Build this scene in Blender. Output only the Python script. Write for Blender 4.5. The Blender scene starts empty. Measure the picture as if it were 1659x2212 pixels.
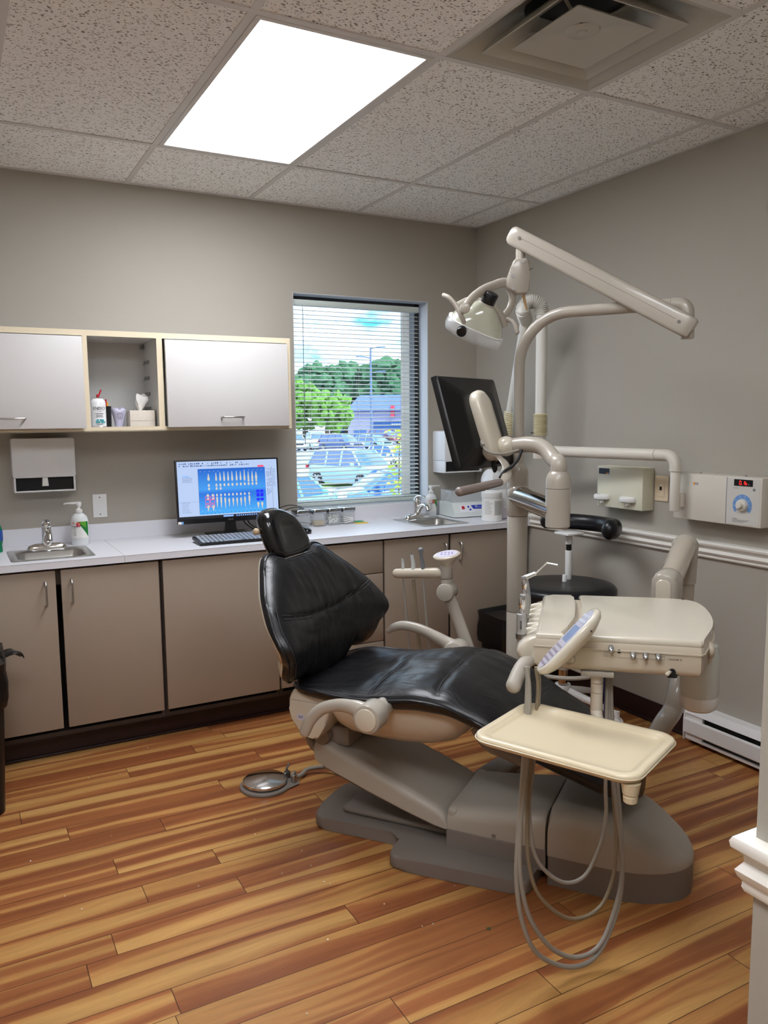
import bpy, bmesh, math, random
from mathutils import Vector, Matrix, noise
random.seed(7)
sc = bpy.context.scene
COL = sc.collection
PI = math.pi
V = Vector
WM = {}                                   # world matrix of every thing / part

# ------------------------------------------------------------------ materials
def srgb(r, g, b):
    f = lambda c: ((c/255)/12.92 if c/255 <= .04045 else (((c/255)+.055)/1.055)**2.4)
    return (f(r), f(g), f(b), 1)
class NT:
    def __init__(s, name):
        s.m = bpy.data.materials.new(name); s.m.use_nodes = True
        s.t = s.m.node_tree; s.n = s.t.nodes; s.b = s.n['Principled BSDF']
    def add(s, kind, **kw):
        n = s.n.new(kind)
        for k, v in kw.items():
            if k in n.inputs.keys(): n.inputs[k].default_value = v
            else: setattr(n, k, v)
        return n
    def link(s, a, b): s.t.links.new(a, b)
    def coord(s, kind='Object', scale=(1,1,1), rot=(0,0,0)):
        tc = s.add('ShaderNodeTexCoord'); mp = s.add('ShaderNodeMapping')
        mp.inputs['Scale'].default_value = scale; mp.inputs['Rotation'].default_value = rot
        s.link(tc.outputs[kind], mp.inputs[0]); return mp.outputs[0]
    def bump(s, h, strength=.2, dist=.002):
        b = s.add('ShaderNodeBump'); b.inputs['Strength'].default_value = strength
        b.inputs['Distance'].default_value = dist
        s.link(h, b.inputs['Height']); s.link(b.outputs[0], s.b.inputs['Normal']); return b
def mat(name, col, rough=.5, metal=0, bump=0, bscale=300, spec=.5, coat=0, emit=None, estr=0, alpha=1, trans=0, ior=1.45, var=0, sheen=0):
    m = NT(name); b = m.b
    b.inputs['Base Color'].default_value = col
    b.inputs['Roughness'].default_value = rough; b.inputs['Metallic'].default_value = metal
    b.inputs['Specular IOR Level'].default_value = spec; b.inputs['Coat Weight'].default_value = coat
    b.inputs['Coat Roughness'].default_value = .08
    b.inputs['IOR'].default_value = ior
    if trans: b.inputs['Transmission Weight'].default_value = trans
    if alpha < 1: b.inputs['Alpha'].default_value = alpha
    if emit: b.inputs['Emission Color'].default_value = emit; b.inputs['Emission Strength'].default_value = estr
    if bump or var:
        c = m.coord()
        nz = m.add('ShaderNodeTexNoise'); nz.inputs['Scale'].default_value = bscale; nz.inputs['Detail'].default_value = 3
        m.link(c, nz.inputs['Vector'])
        if bump: m.bump(nz.outputs[0], bump)
        if var:
            n2 = m.add('ShaderNodeTexNoise'); n2.inputs['Scale'].default_value = 3; n2.inputs['Detail'].default_value = 4
            m.link(c, n2.inputs['Vector'])
            mx = m.add('ShaderNodeMix', data_type='RGBA'); mx.inputs[6].default_value = tuple(x*(1-var) for x in col[:3])+(1,); mx.inputs[7].default_value = tuple(min(1, x*(1+var)) for x in col[:3])+(1,)
            m.link(n2.outputs[0], mx.inputs[0]); m.link(mx.outputs[2], b.inputs['Base Color'])
    return m.m

# ------------------------------------------------------------------ mesh building
def SP(xs, ys, x):                         # smooth monotone interpolation
    n = len(xs)
    if x <= xs[0]: return ys[0]
    if x >= xs[-1]: return ys[-1]
    i = 0
    while x > xs[i+1]: i += 1
    h = xs[i+1]-xs[i]; t = (x-xs[i])/h
    def d(k): return (ys[k+1]-ys[k])/(xs[k+1]-xs[k])
    def m(k):
        if k == 0: return d(0)
        if k == n-1: return d(n-2)
        a, b = d(k-1), d(k)
        return 0 if a*b <= 0 else 2*a*b/(a+b)
    m0, m1 = m(i), m(i+1)
    return (2*t**3-3*t**2+1)*ys[i]+(t**3-2*t**2+t)*h*m0+(-2*t**3+3*t**2)*ys[i+1]+(t**3-t**2)*h*m1
def catmull(pts, n=8, closed=False):
    pts = [V(p) for p in pts]; out = []
    N = len(pts)
    rng = range(N) if closed else range(N-1)
    for i in rng:
        if closed: p0, p1, p2, p3 = pts[i-1], pts[i], pts[(i+1) % N], pts[(i+2) % N]
        else:
            p1, p2 = pts[i], pts[i+1]
            p0 = pts[i-1] if i else p1*2-p2
            p3 = pts[i+2] if i+2 < N else p2*2-p1
        for k in range(n):
            t = k/n
            out.append(.5*((2*p1)+(p2-p0)*t+(2*p0-5*p1+4*p2-p3)*t*t+(3*p1-p0-3*p2+p3)*t**3))
    if not closed: out.append(pts[-1])
    return out
class B:
    """a bmesh being filled; T is the transform put on each new piece, mi its material slot"""
    def __init__(s, T=None): s.bm = bmesh.new(); s.T = T or Matrix.Identity(4); s.mi = 0
    def _v(s, co): return s.bm.verts.new(s.T @ V(co))
    def _f(s, vs):
        try: f = s.bm.faces.new(vs); f.material_index = s.mi; return f
        except ValueError: return None
    def loft(s, loops, closed=True, cap=True, wrap=False):
        rows = [[s._v(p) for p in lp] for lp in loops]
        m = len(rows)
        for i in range(m if wrap else m-1):
            a, b = rows[i], rows[(i+1) % m]; n = len(a)
            for j in range(n if closed else n-1):
                s._f((a[j], a[(j+1) % n], b[(j+1) % n], b[j]))
        if cap and closed and not wrap:
            s._f(list(reversed(rows[0]))); s._f(rows[-1])
        return s
    def box(s, c, d, bev=0, seg=2, rot=None):
        r = bmesh.ops.create_cube(s.bm, size=1)
        vs = r['verts']
        M = Matrix.Translation(V(c)) @ (rot.to_4x4() if rot else Matrix.Identity(4)) @ Matrix.Diagonal((d[0], d[1], d[2], 1))
        fs = set(f for v in vs for f in v.link_faces)
        for v in vs: v.co = s.T @ (M @ v.co)
        for f in fs: f.material_index = s.mi
        if bev:
            es = list(set(e for v in vs for e in v.link_edges))
            g = bmesh.ops.bevel(s.bm, geom=es, offset=min(bev, min(d)*.49), segments=seg, profile=.5, affect='EDGES', clamp_overlap=True)
            for f in g['faces']: f.material_index = s.mi
        return s
    def bb(s, x0, x1, y0, y1, z0, z1, bev=0, seg=2):
        return s.box(((x0+x1)/2, (y0+y1)/2, (z0+z1)/2), (abs(x1-x0), abs(y1-y0), abs(z1-z0)), bev, seg)
    def tube(s, pts, r, n=12, round_end=0, squash=None, up=None, cap=True, smooth=0):
        pts = [V(p) for p in pts]
        if smooth: 
            R = r if hasattr(r, '__len__') else None
            if R:
                N = len(pts); k = smooth; rr = []
                for i in range(N-1):
                    for q in range(k): rr.append(R[i]+(R[i+1]-R[i])*q/k)
                rr.append(R[-1]); r = rr
            pts = catmull(pts, smooth)
        N = len(pts)
        rad = list(r) if hasattr(r, '__len__') else [r]*N
        tan = []
        for i in range(N):
            a = pts[max(0, i-1)]; b = pts[min(N-1, i+1)]; d = (b-a)
            tan.append(d.normalized() if d.length > 1e-9 else V((0, 0, 1)))
        t0 = tan[0]
        u = V(up) if up else (V((0, 0, 1)) if abs(t0.z) < .9 else V((1, 0, 0)))
        u = (u-t0*u.dot(t0)).normalized(); fr = [u]
        for i in range(1, N):
            q = tan[i-1].rotation_difference(tan[i]); u = q @ u
            u = (u-tan[i]*u.dot(tan[i])).normalized(); fr.append(u)
        loops = []
        sq = squash or (1, 1)
        def ring(p, t, u, rr):
            w = t.cross(u)
            return [p+u*(math.cos(2*PI*k/n)*rr*sq[0])+w*(math.sin(2*PI*k/n)*rr*sq[1]) for k in range(n)]
        if round_end:
            for k in range(3):
                a = (k+.5)/3*PI/2
                loops.append(ring(pts[0]-tan[0]*(rad[0]*math.cos(a))*.9, tan[0], fr[0], rad[0]*math.sin(a)))
        for i in range(N): loops.append(ring(pts[i], tan[i], fr[i], rad[i]))
        if round_end:
            for k in (2, 1, 0):
                a = (k+.5)/3*PI/2
                loops.append(ring(pts[-1]+tan[-1]*(rad[-1]*math.cos(a))*.9, tan[-1], fr[-1], rad[-1]*math.sin(a)))
        return s.loft(loops, cap=cap)
    def cyl(s, p0, p1, r0, r1=None, n=20, bev=0):
        p0, p1 = V(p0), V(p1); r1 = r0 if r1 is None else r1
        if bev:
            d = (p1-p0).normalized()
            return s.tube([p0, p0+d*bev*.3, p0+d*bev, p1-d*bev, p1-d*bev*.3, p1], [r0-bev, r0-bev*.3, r0, r1, r1-bev*.3, r1-bev], n)
        return s.tube([p0, p1], [r0, r1], n)
    def lathe(s, prof, c=(0, 0, 0), n=24, M=None, sq=(1, 1)):
        M = M or Matrix.Translation(V(c)); loops = []
        for r, z in prof: loops.append([M @ V((math.cos(2*PI*k/n)*r*sq[0], math.sin(2*PI*k/n)*r*sq[1], z)) for k in range(n)])
        return s.loft(loops)
    def prism(s, poly, z0, z1, M=None, bev=0, seg=2):
        """poly: 2-D outline, extruded from z0 to z1 in the frame M"""
        M = M or Matrix.Identity(4)
        a = [s._v(M @ V((x, y, z0))) for x, y in poly]; b = [s._v(M @ V((x, y, z1))) for x, y in poly]
        n = len(poly); f0 = s._f(list(reversed(a))); f1 = s._f(b)
        for i in range(n): s._f((a[i], a[(i+1) % n], b[(i+1) % n], b[i]))
        if bev and f0 and f1:
            es = list(set(list(f0.edges)+list(f1.edges)))
            g = bmesh.ops.bevel(s.bm, geom=es, offset=bev, segments=seg, profile=.5, affect='EDGES', clamp_overlap=True)
            for f in g['faces']: f.material_index = s.mi
        return s
    def quad(s, pts): s._f([s._v(p) for p in pts]); return s
    def ball(s, c, r, sc3=(1, 1, 1), n=16, M=None):
        loops = []
        for i in range(n//2+1):
            a = -PI/2+PI*i/(n//2); rr = max(math.cos(a), .02)*r
            loops.append([(M or Matrix.Identity(4)) @ (V(c)+V((math.cos(2*PI*k/n)*rr*sc3[0], math.sin(2*PI*k/n)*rr*sc3[1], math.sin(a)*r*sc3[2]))) for k in range(n)])
        return s.loft(loops)
    def text(s, txt, M, size=.02, depth=.0004, align='LEFT'):
        c = bpy.data.curves.new('t', 'FONT'); c.body = txt; c.size = size; c.extrude = depth; c.align_x = align; c.align_y = 'CENTER'; c.resolution_u = 2
        o = bpy.data.objects.new('t', c); COL.objects.link(o)
        me = bpy.data.meshes.new_from_object(o)
        n0 = len(s.bm.verts); nf = len(s.bm.faces)
        s.bm.from_mesh(me); s.bm.verts.ensure_lookup_table(); s.bm.faces.ensure_lookup_table()
        for v in s.bm.verts[n0:]: v.co = s.T @ (M @ v.co)
        for f in s.bm.faces[nf:]: f.material_index = s.mi
        bpy.data.objects.remove(o); bpy.data.meshes.remove(me); bpy.data.curves.remove(c)
        return s
def finish(name, b, mats, parent=None, frame=None, sharp=35, flat=False, origin=None):
    frame = frame or Matrix.Identity(4)
    bm = b.bm; bmesh.ops.recalc_face_normals(bm, faces=bm.faces)
    me = bpy.data.meshes.new(name)
    if parent is not None: M = WM[parent].inverted() @ frame; loc = None
    else:
        for v in bm.verts: v.co = frame @ v.co
        xs = [v.co for v in bm.verts]
        if origin is None:
            lo = [min(c[i] for c in xs) for i in range(3)]; hi = [max(c[i] for c in xs) for i in range(3)]
            origin = V(((lo[0]+hi[0])/2, (lo[1]+hi[1])/2, lo[2]))
        loc = V(origin); M = Matrix.Translation(-loc)
    for v in bm.verts: v.co = M @ v.co
    bm.to_mesh(me); bm.free()
    for m in (mats if isinstance(mats, (list, tuple)) else [mats]): me.materials.append(m)
    if not flat:
        me.polygons.foreach_set('use_smooth', [True]*len(me.polygons))
        me.set_sharp_from_angle(angle=math.radians(sharp))
    o = bpy.data.objects.new(name, me); COL.objects.link(o)
    if parent is not None: o.parent = parent; WM[o] = WM[parent].copy()
    else: o.location = loc; WM[o] = Matrix.Translation(loc)
    return o
def tag(o, label, cat, group=None, kind=None):
    o['label'] = label; o['category'] = cat
    if group: o['group'] = group
    if kind: o['kind'] = kind
    return o
def thing(name, label, cat, loc=(0, 0, 0), rz=0, group=None):
    o = bpy.data.objects.new(name, None); COL.objects.link(o); o.empty_display_size = .05
    o.location = loc; o.rotation_euler = (0, 0, rz)
    WM[o] = Matrix.Translation(V(loc)) @ Matrix.Rotation(rz, 4, 'Z')
    return tag(o, label, cat, group)
def struct(name, b, m, frame=None, flat=True, origin=(0, 0, 0), label=None):
    o = finish(name, b, m, None, frame, flat=flat, origin=origin); o['kind'] = 'structure'
    if label: o['label'] = label
    return o
def dup(root, loc, rz=None, label=None):
    r = root.copy(); COL.objects.link(r); r.location = loc
    if rz is not None: r.rotation_euler = (0, 0, rz)
    if label: r['label'] = label
    for ch in list(root.children):
        c = ch.copy(); COL.objects.link(c); c.parent = r
        for g in list(ch.children): d = g.copy(); COL.objects.link(d); d.parent = c
    return r
def frame(o, x, y, z):                     # matrix from origin and axes
    x, y, z = V(x), V(y), V(z)
    return Matrix(((x.x, y.x, z.x, o[0]), (x.y, y.y, z.y, o[1]), (x.z, y.z, z.z, o[2]), (0, 0, 0, 1)))
def rrect(w, h, r, n=5, cx=0, cy=0):
    out = []
    for (sx, sy, a0) in ((1, 1, 0), (-1, 1, 90), (-1, -1, 180), (1, -1, 270)):
        for k in range(n+1):
            a = math.radians(a0+90*k/n)
            out.append((cx+sx*(w/2-r)+r*math.cos(a), cy+sy*(h/2-r)+r*math.sin(a)))
    return out

# ------------------------------------------------------------------ palette
CREAM = mat('cream_plastic', srgb(206, 198, 181), .2, coat=.5)
BEIGE = mat('warm_beige_plastic', srgb(196, 184, 165), .28, coat=.3)
GREIGE = mat('greige_plastic', srgb(174, 166, 154), .26, coat=.35)
GREYP = mat('grey_base_plastic', srgb(168, 161, 149), .45)
DARKGREIGE = mat('dark_taupe_plastic', srgb(124, 115, 108), .5, bump=.1, bscale=900)
WHITEP = mat('white_plastic', srgb(228, 228, 226), .35)
WHITEM = mat('white_enamel', srgb(225, 225, 226), .3, coat=.3)
OFFW = mat('off_white_plastic', srgb(214, 211, 190), .4)
BLACKP = mat('black_plastic', srgb(18, 18, 20), .35)
BLACKG = mat('black_gloss', srgb(10, 10, 12), .12)
CHROME = mat('chrome', (.8, .8, .8, 1), .08, 1)
STEEL = mat('brushed_steel', (.55, .54, .52, 1), .28, 1, bump=.05, bscale=600)
DSTEEL = mat('dark_steel', (.25, .24, .23, 1), .35, 1)
HOSE = mat('grey_hose', srgb(150, 145, 136), .45)
HOSET = mat('taupe_hose', srgb(134, 120, 98), .45)
RED = mat('red_plastic', srgb(190, 20, 36), .4)
GREEN = mat('green_print', srgb(90, 160, 40), .5)
DGREEN = mat('dark_green_print', srgb(20, 120, 50), .5)
TEAL = mat('teal_print', srgb(60, 150, 160), .5)
BLUE = mat('blue_print', srgb(30, 60, 170), .5)
LBLUE = mat('pale_blue_print', srgb(110, 160, 220), .5)
INK = mat('ink', srgb(50, 50, 55), .7)
GREYINK = mat('grey_print', srgb(150, 150, 150), .6)
PAPER = mat('paper', srgb(238, 236, 232), .8)
YEL = mat('yellow_print', srgb(232, 200, 90), .6)
RUB = mat('black_rubber', srgb(22, 22, 22), .6)
COTTON = mat('cotton', srgb(245, 243, 236), .95, bump=.4, bscale=900)
ORANGE = mat('orange_print', srgb(240, 150, 30), .5)
# ================================================================== room
H = 2.565; XL = -3.35; YB = -5.3
# --- materials of the shell
def wall_material():
    m = NT('taupe_wall_paint'); m.b.inputs['Roughness'].default_value = .75
    m.b.inputs['Base Color'].default_value = srgb(168, 162, 151)
    c = m.coord(); n = m.add('ShaderNodeTexNoise'); n.inputs['Scale'].default_value = 160; n.inputs['Detail'].default_value = 2
    m.link(c, n.inputs['Vector']); m.bump(n.outputs[0], .12, .002); return m.m
WALL = wall_material()
def ceiling_material():
    m = NT('acoustic_tile'); m.b.inputs['Roughness'].default_value = .95
    c = m.coord(scale=(1, 1, 1))
    dist = m.add('ShaderNodeTexNoise'); dist.inputs['Scale'].default_value = 40
    m.link(c, dist.inputs['Vector'])
    add = m.add('ShaderNodeMixRGB', blend_type='ADD'); add.inputs[0].default_value = .02
    m.link(c, add.inputs[1]); m.link(dist.outputs['Color'], add.inputs[2])
    def pits(scale, thr, stretch, rot):
        mp = m.add('ShaderNodeMapping'); mp.inputs['Scale'].default_value = (scale*stretch, scale, scale); mp.inputs['Rotation'].default_value = (0, 0, rot)
        m.link(add.outputs[0], mp.inputs[0])
        v = m.add('ShaderNodeTexVoronoi'); v.inputs['Scale'].default_value = 1; v.inputs['Randomness'].default_value = 1
        m.link(mp.outputs[0], v.inputs['Vector'])
        # cell chance
        sep = m.add('ShaderNodeSeparateColor'); m.link(v.outputs['Color'], sep.inputs[0])
        rr = m.add('ShaderNodeMath', operation='MULTIPLY'); m.link(sep.outputs[0], rr.inputs[0]); rr.inputs[1].default_value = thr
        lt = m.add('ShaderNodeMath', operation='LESS_THAN'); m.link(v.outputs['Distance'], lt.inputs[0]); m.link(rr.outputs[0], lt.inputs[1])
        return lt.outputs[0]
    a = pits(118, .36, .5, .4); b = pits(130, .34, .5, 1.9); d = pits(240, .30, 1, 0)
    mx = m.add('ShaderNodeMath', operation='MAXIMUM'); m.link(a, mx.inputs[0]); m.link(b, mx.inputs[1])
    mx2 = m.add('ShaderNodeMath', operation='MAXIMUM'); m.link(mx.outputs[0], mx2.inputs[0]); m.link(d, mx2.inputs[1])
    col = m.add('ShaderNodeMixRGB'); m.link(mx2.outputs[0], col.inputs[0])
    col.inputs[1].default_value = srgb(249, 248, 245); col.inputs[2].default_value = srgb(140, 134, 127)
    m.link(col.outputs[0], m.b.inputs['Base Color'])
    inv = m.add('ShaderNodeMath', operation='SUBTRACT'); inv.inputs[0].default_value = 1; m.link(mx2.outputs[0], inv.inputs[1])
    m.bump(inv.outputs[0], .6, .002); return m.m
TILE = ceiling_material()
def floor_material():
    m = NT('laminate_floor'); t = m
    tc = m.add('ShaderNodeTexCoord'); sep = m.add('ShaderNodeSeparateXYZ'); m.link(tc.outputs['Object'], sep.inputs[0])
    def M(op, a, b=None, c=None):
        n = m.add('ShaderNodeMath', operation=op)
        for i, v in enumerate((a, b, c)):
            if v is None: continue
            if isinstance(v, (int, float)): n.inputs[i].default_value = v
            else: m.link(v, n.inputs[i])
        return n.outputs[0]
    X, Y = sep.outputs[0], sep.outputs[1]
    row = M('DIVIDE', M('ADD', Y, .037), .1); ri = M('FLOOR', row); rf = M('FRACT', row)
    wn = m.add('ShaderNodeTexWhiteNoise', noise_dimensions='1D'); m.link(ri, wn.inputs['W'])
    off = M('MULTIPLY', wn.outputs['Value'], 1.2)
    bx = M('DIVIDE', M('ADD', X, off), 1.2); bi = M('FLOOR', bx); bf = M('FRACT', bx)
    wn2 = m.add('ShaderNodeTexWhiteNoise', noise_dimensions='2D'); cb = m.add('ShaderNodeCombineXYZ')
    m.link(ri, cb.inputs[0]); m.link(bi, cb.inputs[1]); m.link(cb.outputs[0], wn2.inputs['Vector'])
    seed = M('MULTIPLY', wn2.outputs['Value'], 37.0)
    # long strips of different wood colour running along each board, gently wandering
    v1 = m.add('ShaderNodeCombineXYZ'); m.link(M('MULTIPLY', X, 1.0), v1.inputs[0]); m.link(M('MULTIPLY', rf, .6), v1.inputs[1]); m.link(seed, v1.inputs[2])
    wob = m.add('ShaderNodeTexNoise'); wob.inputs['Scale'].default_value = 1.3; wob.inputs['Detail'].default_value = 2; m.link(v1.outputs[0], wob.inputs['Vector'])
    sf = M('ADD', M('MULTIPLY', rf, 1.75), M('MULTIPLY', wob.outputs[0], 1.5))
    v2 = m.add('ShaderNodeCombineXYZ'); m.link(M('MULTIPLY', X, .25), v2.inputs[0]); m.link(sf, v2.inputs[1]); m.link(seed, v2.inputs[2])
    st = m.add('ShaderNodeTexNoise'); st.inputs['Scale'].default_value = 1.1; st.inputs['Detail'].default_value = .6; m.link(v2.outputs[0], st.inputs['Vector'])
    ramp = m.add('ShaderNodeValToRGB'); m.link(st.outputs[0], ramp.inputs[0])
    e = ramp.color_ramp.elements
    e[0].position = .30; e[0].color = srgb(142, 78, 36); e[1].position = .70; e[1].color = srgb(208, 156, 84)
    for p, c in ((.42, srgb(154, 88, 40)), (.50, srgb(168, 102, 48)), (.53, srgb(188, 130, 64)), (.6, srgb(197, 143, 74))):
        q = e.new(p); q.color = c
    # fine grain
    v3 = m.add('ShaderNodeCombineXYZ'); m.link(M('MULTIPLY', X, 5), v3.inputs[0]); m.link(M('ADD', M('MULTIPLY', Y, 90), M('MULTIPLY', wob.outputs[0], 12)), v3.inputs[1]); m.link(seed, v3.inputs[2])
    gr = m.add('ShaderNodeTexNoise'); gr.inputs['Scale'].default_value = 1; gr.inputs['Detail'].default_value = 6; gr.inputs['Roughness'].default_value = .65; m.link(v3.outputs[0], gr.inputs['Vector'])
    g2 = m.add('ShaderNodeMapRange'); m.link(gr.outputs[0], g2.inputs[0]); g2.inputs[1].default_value = .3; g2.inputs[2].default_value = .7; g2.inputs[3].default_value = .84; g2.inputs[4].default_value = 1.1
    # dark streaks
    v4 = m.add('ShaderNodeCombineXYZ'); m.link(M('MULTIPLY', X, 2.2), v4.inputs[0]); m.link(M('MULTIPLY', Y, 26), v4.inputs[1]); m.link(seed, v4.inputs[2])
    ds = m.add('ShaderNodeTexNoise'); ds.inputs['Scale'].default_value = 1.2; ds.inputs['Detail'].default_value = 3; ds.inputs['Distortion'].default_value = .6; m.link(v4.outputs[0], ds.inputs['Vector'])
    d2 = m.add('ShaderNodeMapRange'); m.link(ds.outputs[0], d2.inputs[0]); d2.inputs[1].default_value = .60; d2.inputs[2].default_value = .78; d2.inputs[3].default_value = 1; d2.inputs[4].default_value = .78
    mul = M('MULTIPLY', g2.outputs[0], d2.outputs[0])
    br = M('MULTIPLY_ADD', wn2.outputs['Value'], .14, .80)
    mul = M('MULTIPLY', mul, br)
    hs = m.add('ShaderNodeHueSaturation'); m.link(ramp.outputs[0], hs.inputs['Color']); hs.inputs['Saturation'].default_value = .95; m.link(mul, hs.inputs['Value'])
    # board gaps
    ed = M('MINIMUM', rf, M('SUBTRACT', 1, rf)); e1 = M('LESS_THAN', ed, .011)
    ex = M('MULTIPLY', M('MINIMUM', bf, M('SUBTRACT', 1, bf)), 1.2); e2 = M('LESS_THAN', ex, .0012)
    gap = M('MAXIMUM', e1, e2)
    mx = m.add('ShaderNodeMixRGB'); m.link(M('MULTIPLY', gap, .88), mx.inputs[0]); m.link(hs.outputs[0], mx.inputs[1]); mx.inputs[2].default_value = srgb(52, 24, 10)
    m.link(mx.outputs[0], m.b.inputs['Base Color'])
    m.b.inputs['Roughness'].default_value = .36; m.b.inputs['Specular IOR Level'].default_value = .35
    m.bump(M('SUBTRACT', mul, gap), .12, .001); return m.m
FLOOR = floor_material()
GRIDM = mat('ceiling_grid_white', srgb(214, 211, 207), .5)
TRIM = mat('white_trim_paint', srgb(226, 222, 214), .4)
VINYL = mat('dark_brown_vinyl', srgb(40, 22, 22), .45)
WREV = mat('window_reveal_paint', srgb(205, 208, 212), .6)
BRONZE = mat('dark_bronze_frame', srgb(62, 56, 56), .45)

# --- floor, walls, ceiling
b = B(); b.bb(XL, .12, YB, .0, -.1, 0); struct('floor', b, FLOOR)
WX0, WX1, WZ0, WZ1 = -1.191, -.345, .938, 2.114
b = B(); wt = .30
b.bb(XL, WX0, 0, wt, -.1, H+.1); b.bb(WX1, .12, 0, wt, -.1, H+.1); b.bb(WX0, WX1, 0, wt, -.1, WZ0); b.bb(WX0, WX1, 0, wt, WZ1, H+.1)
struct('wall_back', b, WALL)
b = B(); b.bb(0, .12, YB, 0, -.1, H+.1); struct('wall_right', b, WALL)
b = B(); b.bb(XL-.12, XL, YB, wt, -.1, H+.1); struct('wall_left', b, WALL)
b = B(); b.bb(XL, .12, YB-.12, YB, -.1, H+.1); struct('wall_rear', b, WALL)
b = B(); b.bb(-1.972, 0, -3.575, -3.434, 0, H); struct('wall_front', b, WALL)
b = B(); b.bb(XL-.1, .2, YB-.1, wt, H+.45, H+.5); struct('roof', b, WHITEP)
# suspended ceiling: tile cells, without the lamp and vent cells
GX = [-.199-.61*k for k in range(0, 6)]; GX = [0]+GX+[XL]
GY = [0, -.600, -1.820, -3.040, -4.260, YB]
b = B()
LIGHTS = [(2, 1), (2, 3)]               # lamp cells (column, row)
VENTC = (2, None)
for i in range(len(GX)-1):
    for j in range(len(GY)-1):
        if (i, j) in ((3, 1), (3, 3), (5, 3)): continue
        y0, y1 = GY[j+1], GY[j]
        if (i, j) == (2, 2): y1 = -2.43     # vent occupies the back half of this cell
        b.bb(GX[i+1], GX[i], y0, y1, H, H+.015)
struct('ceiling', b, TILE)
b = B(); bw = .012
for x in GX[1:-1]: b.bb(x-bw, x+bw, YB, 0, H-.004, H-.0005)
for j, y in enumerate(GY[1:-1]): b.bb(XL, 0, y-bw, y+bw, H-.0045, H-.001)
b.bb(GX[3], GX[2], -2.43-bw, -2.43+bw, H-.0045, H-.001)
b.bb(XL, 0, -.022, 0, H-.004, H); b.bb(-.022, 0, YB, 0, H-.004, H); b.bb(XL, XL+.02, YB, 0, H-.004, H)
struct('ceiling_grid', b, GRIDM)

# --- ceiling lamps (two-by-four troffers with ribbed lens)
def lens_material():
    m = NT('lamp_lens'); c = m.coord()
    sep = m.add('ShaderNodeSeparateXYZ'); m.link(c, sep.inputs[0])
    def bandat(x0, w):
        s1 = m.add('ShaderNodeMath', operation='SUBTRACT'); m.link(sep.outputs[0], s1.inputs[0]); s1.inputs[1].default_value = x0
        d = m.add('ShaderNodeMath', operation='DIVIDE'); m.link(s1.outputs[0], d.inputs[0]); d.inputs[1].default_value = w
        p = m.add('ShaderNodeMath', operation='MULTIPLY'); m.link(d.outputs[0], p.inputs[0]); m.link(d.outputs[0], p.inputs[1])
        n = m.add('ShaderNodeMath', operation='MULTIPLY'); m.link(p.outputs[0], n.inputs[0]); n.inputs[1].default_value = -1
        e = m.add('ShaderNodeMath', operation='EXPONENT'); m.link(n.outputs[0], e.inputs[0]); return e.outputs[0]
    a1, a2 = bandat(-.13, .07), bandat(.13, .07)
    s = m.add('ShaderNodeMath', operation='ADD'); m.link(a1, s.inputs[0]); m.link(a2, s.inputs[1])
    k = m.add('ShaderNodeMath', operation='MULTIPLY_ADD'); m.link(s.outputs[0], k.inputs[0]); k.inputs[1].default_value = LAMP*.5; k.inputs[2].default_value = LAMP*.6
    vo = m.add('ShaderNodeTexVoronoi', distance='CHEBYCHEV'); vo.inputs['Scale'].default_value = 230; vo.inputs['Randomness'].default_value = 0; m.link(c, vo.inputs['Vector'])
    mr = m.add('ShaderNodeMapRange'); m.link(vo.outputs['Distance'], mr.inputs[0]); mr.inputs[1].default_value = .0; mr.inputs[2].default_value = .5; mr.inputs[3].default_value = 1.1; mr.inputs[4].default_value = .86
    k2 = m.add('ShaderNodeMath', operation='MULTIPLY'); m.link(k.outputs[0], k2.inputs[0]); m.link(mr.outputs[0], k2.inputs[1])
    m.b.inputs['Base Color'].default_value = (.8, .8, .8, 1)
    m.b.inputs['Emission Color'].default_value = srgb(244, 248, 255)
    m.link(k2.outputs[0], m.b.inputs['Emission Strength']); return m.m
LAMP = 10.0
LENS = lens_material()
def ceiling_lamp(i, j, label, y1=None):
    x0, x1 = GX[i+1], GX[i]; y0 = GY[j+1]; y1 = GY[j]
    t = thing('ceiling_light', label, 'ceiling light', ((x0+x1)/2, (y0+y1)/2, H-.001), 0, 'recessed ceiling light panels')
    b = B(); e = .0135; f = .032
    b.bb(x0+e, x1-e, y0+e, y0+f, H-.006, H+.02, .001); b.bb(x0+e, x1-e, y1-f, y1-e, H-.006, H+.02, .001)
    b.bb(x0+e, x0+f, y0+f, y1-f, H-.006, H+.02, .001); b.bb(x1-f, x1-e, y0+f, y1-f, H-.006, H+.02, .001)
    finish('frame', b, GRIDM, t)
    b = B(); b.bb(x0+.03, x1-.03, y0+.03, y1-.03, H-.0005, H+.004); finish('diffuser', b, LENS, t)
    b = B(); b.bb(x0+.03, x1-.03, y0+.03, y1-.03, H+.06, H+.07); b.bb(x0+e, x1-e, y0+e, y0+.03, H+.02, H+.07); b.bb(x0+e, x1-e, y1-.03, y1-e, H+.02, H+.07); b.bb(x0+e, x0+.03, y0+.03, y1-.03, H+.02, H+.07); b.bb(x1-.03, x1-e, y0+.03, y1-.03, H+.02, H+.07)
    finish('housing', b, WHITEM, t)
ceiling_lamp(3, 1, 'bright recessed ceiling light panel with ribbed white lens beside the air vent')
ceiling_lamp(3, 3, 'recessed ceiling light panel near the doorway, behind the air vent')
ceiling_lamp(5, 3, 'added recessed ceiling light panel near the left wall, out of view')  # unseen panel added to give the room more light

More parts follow.
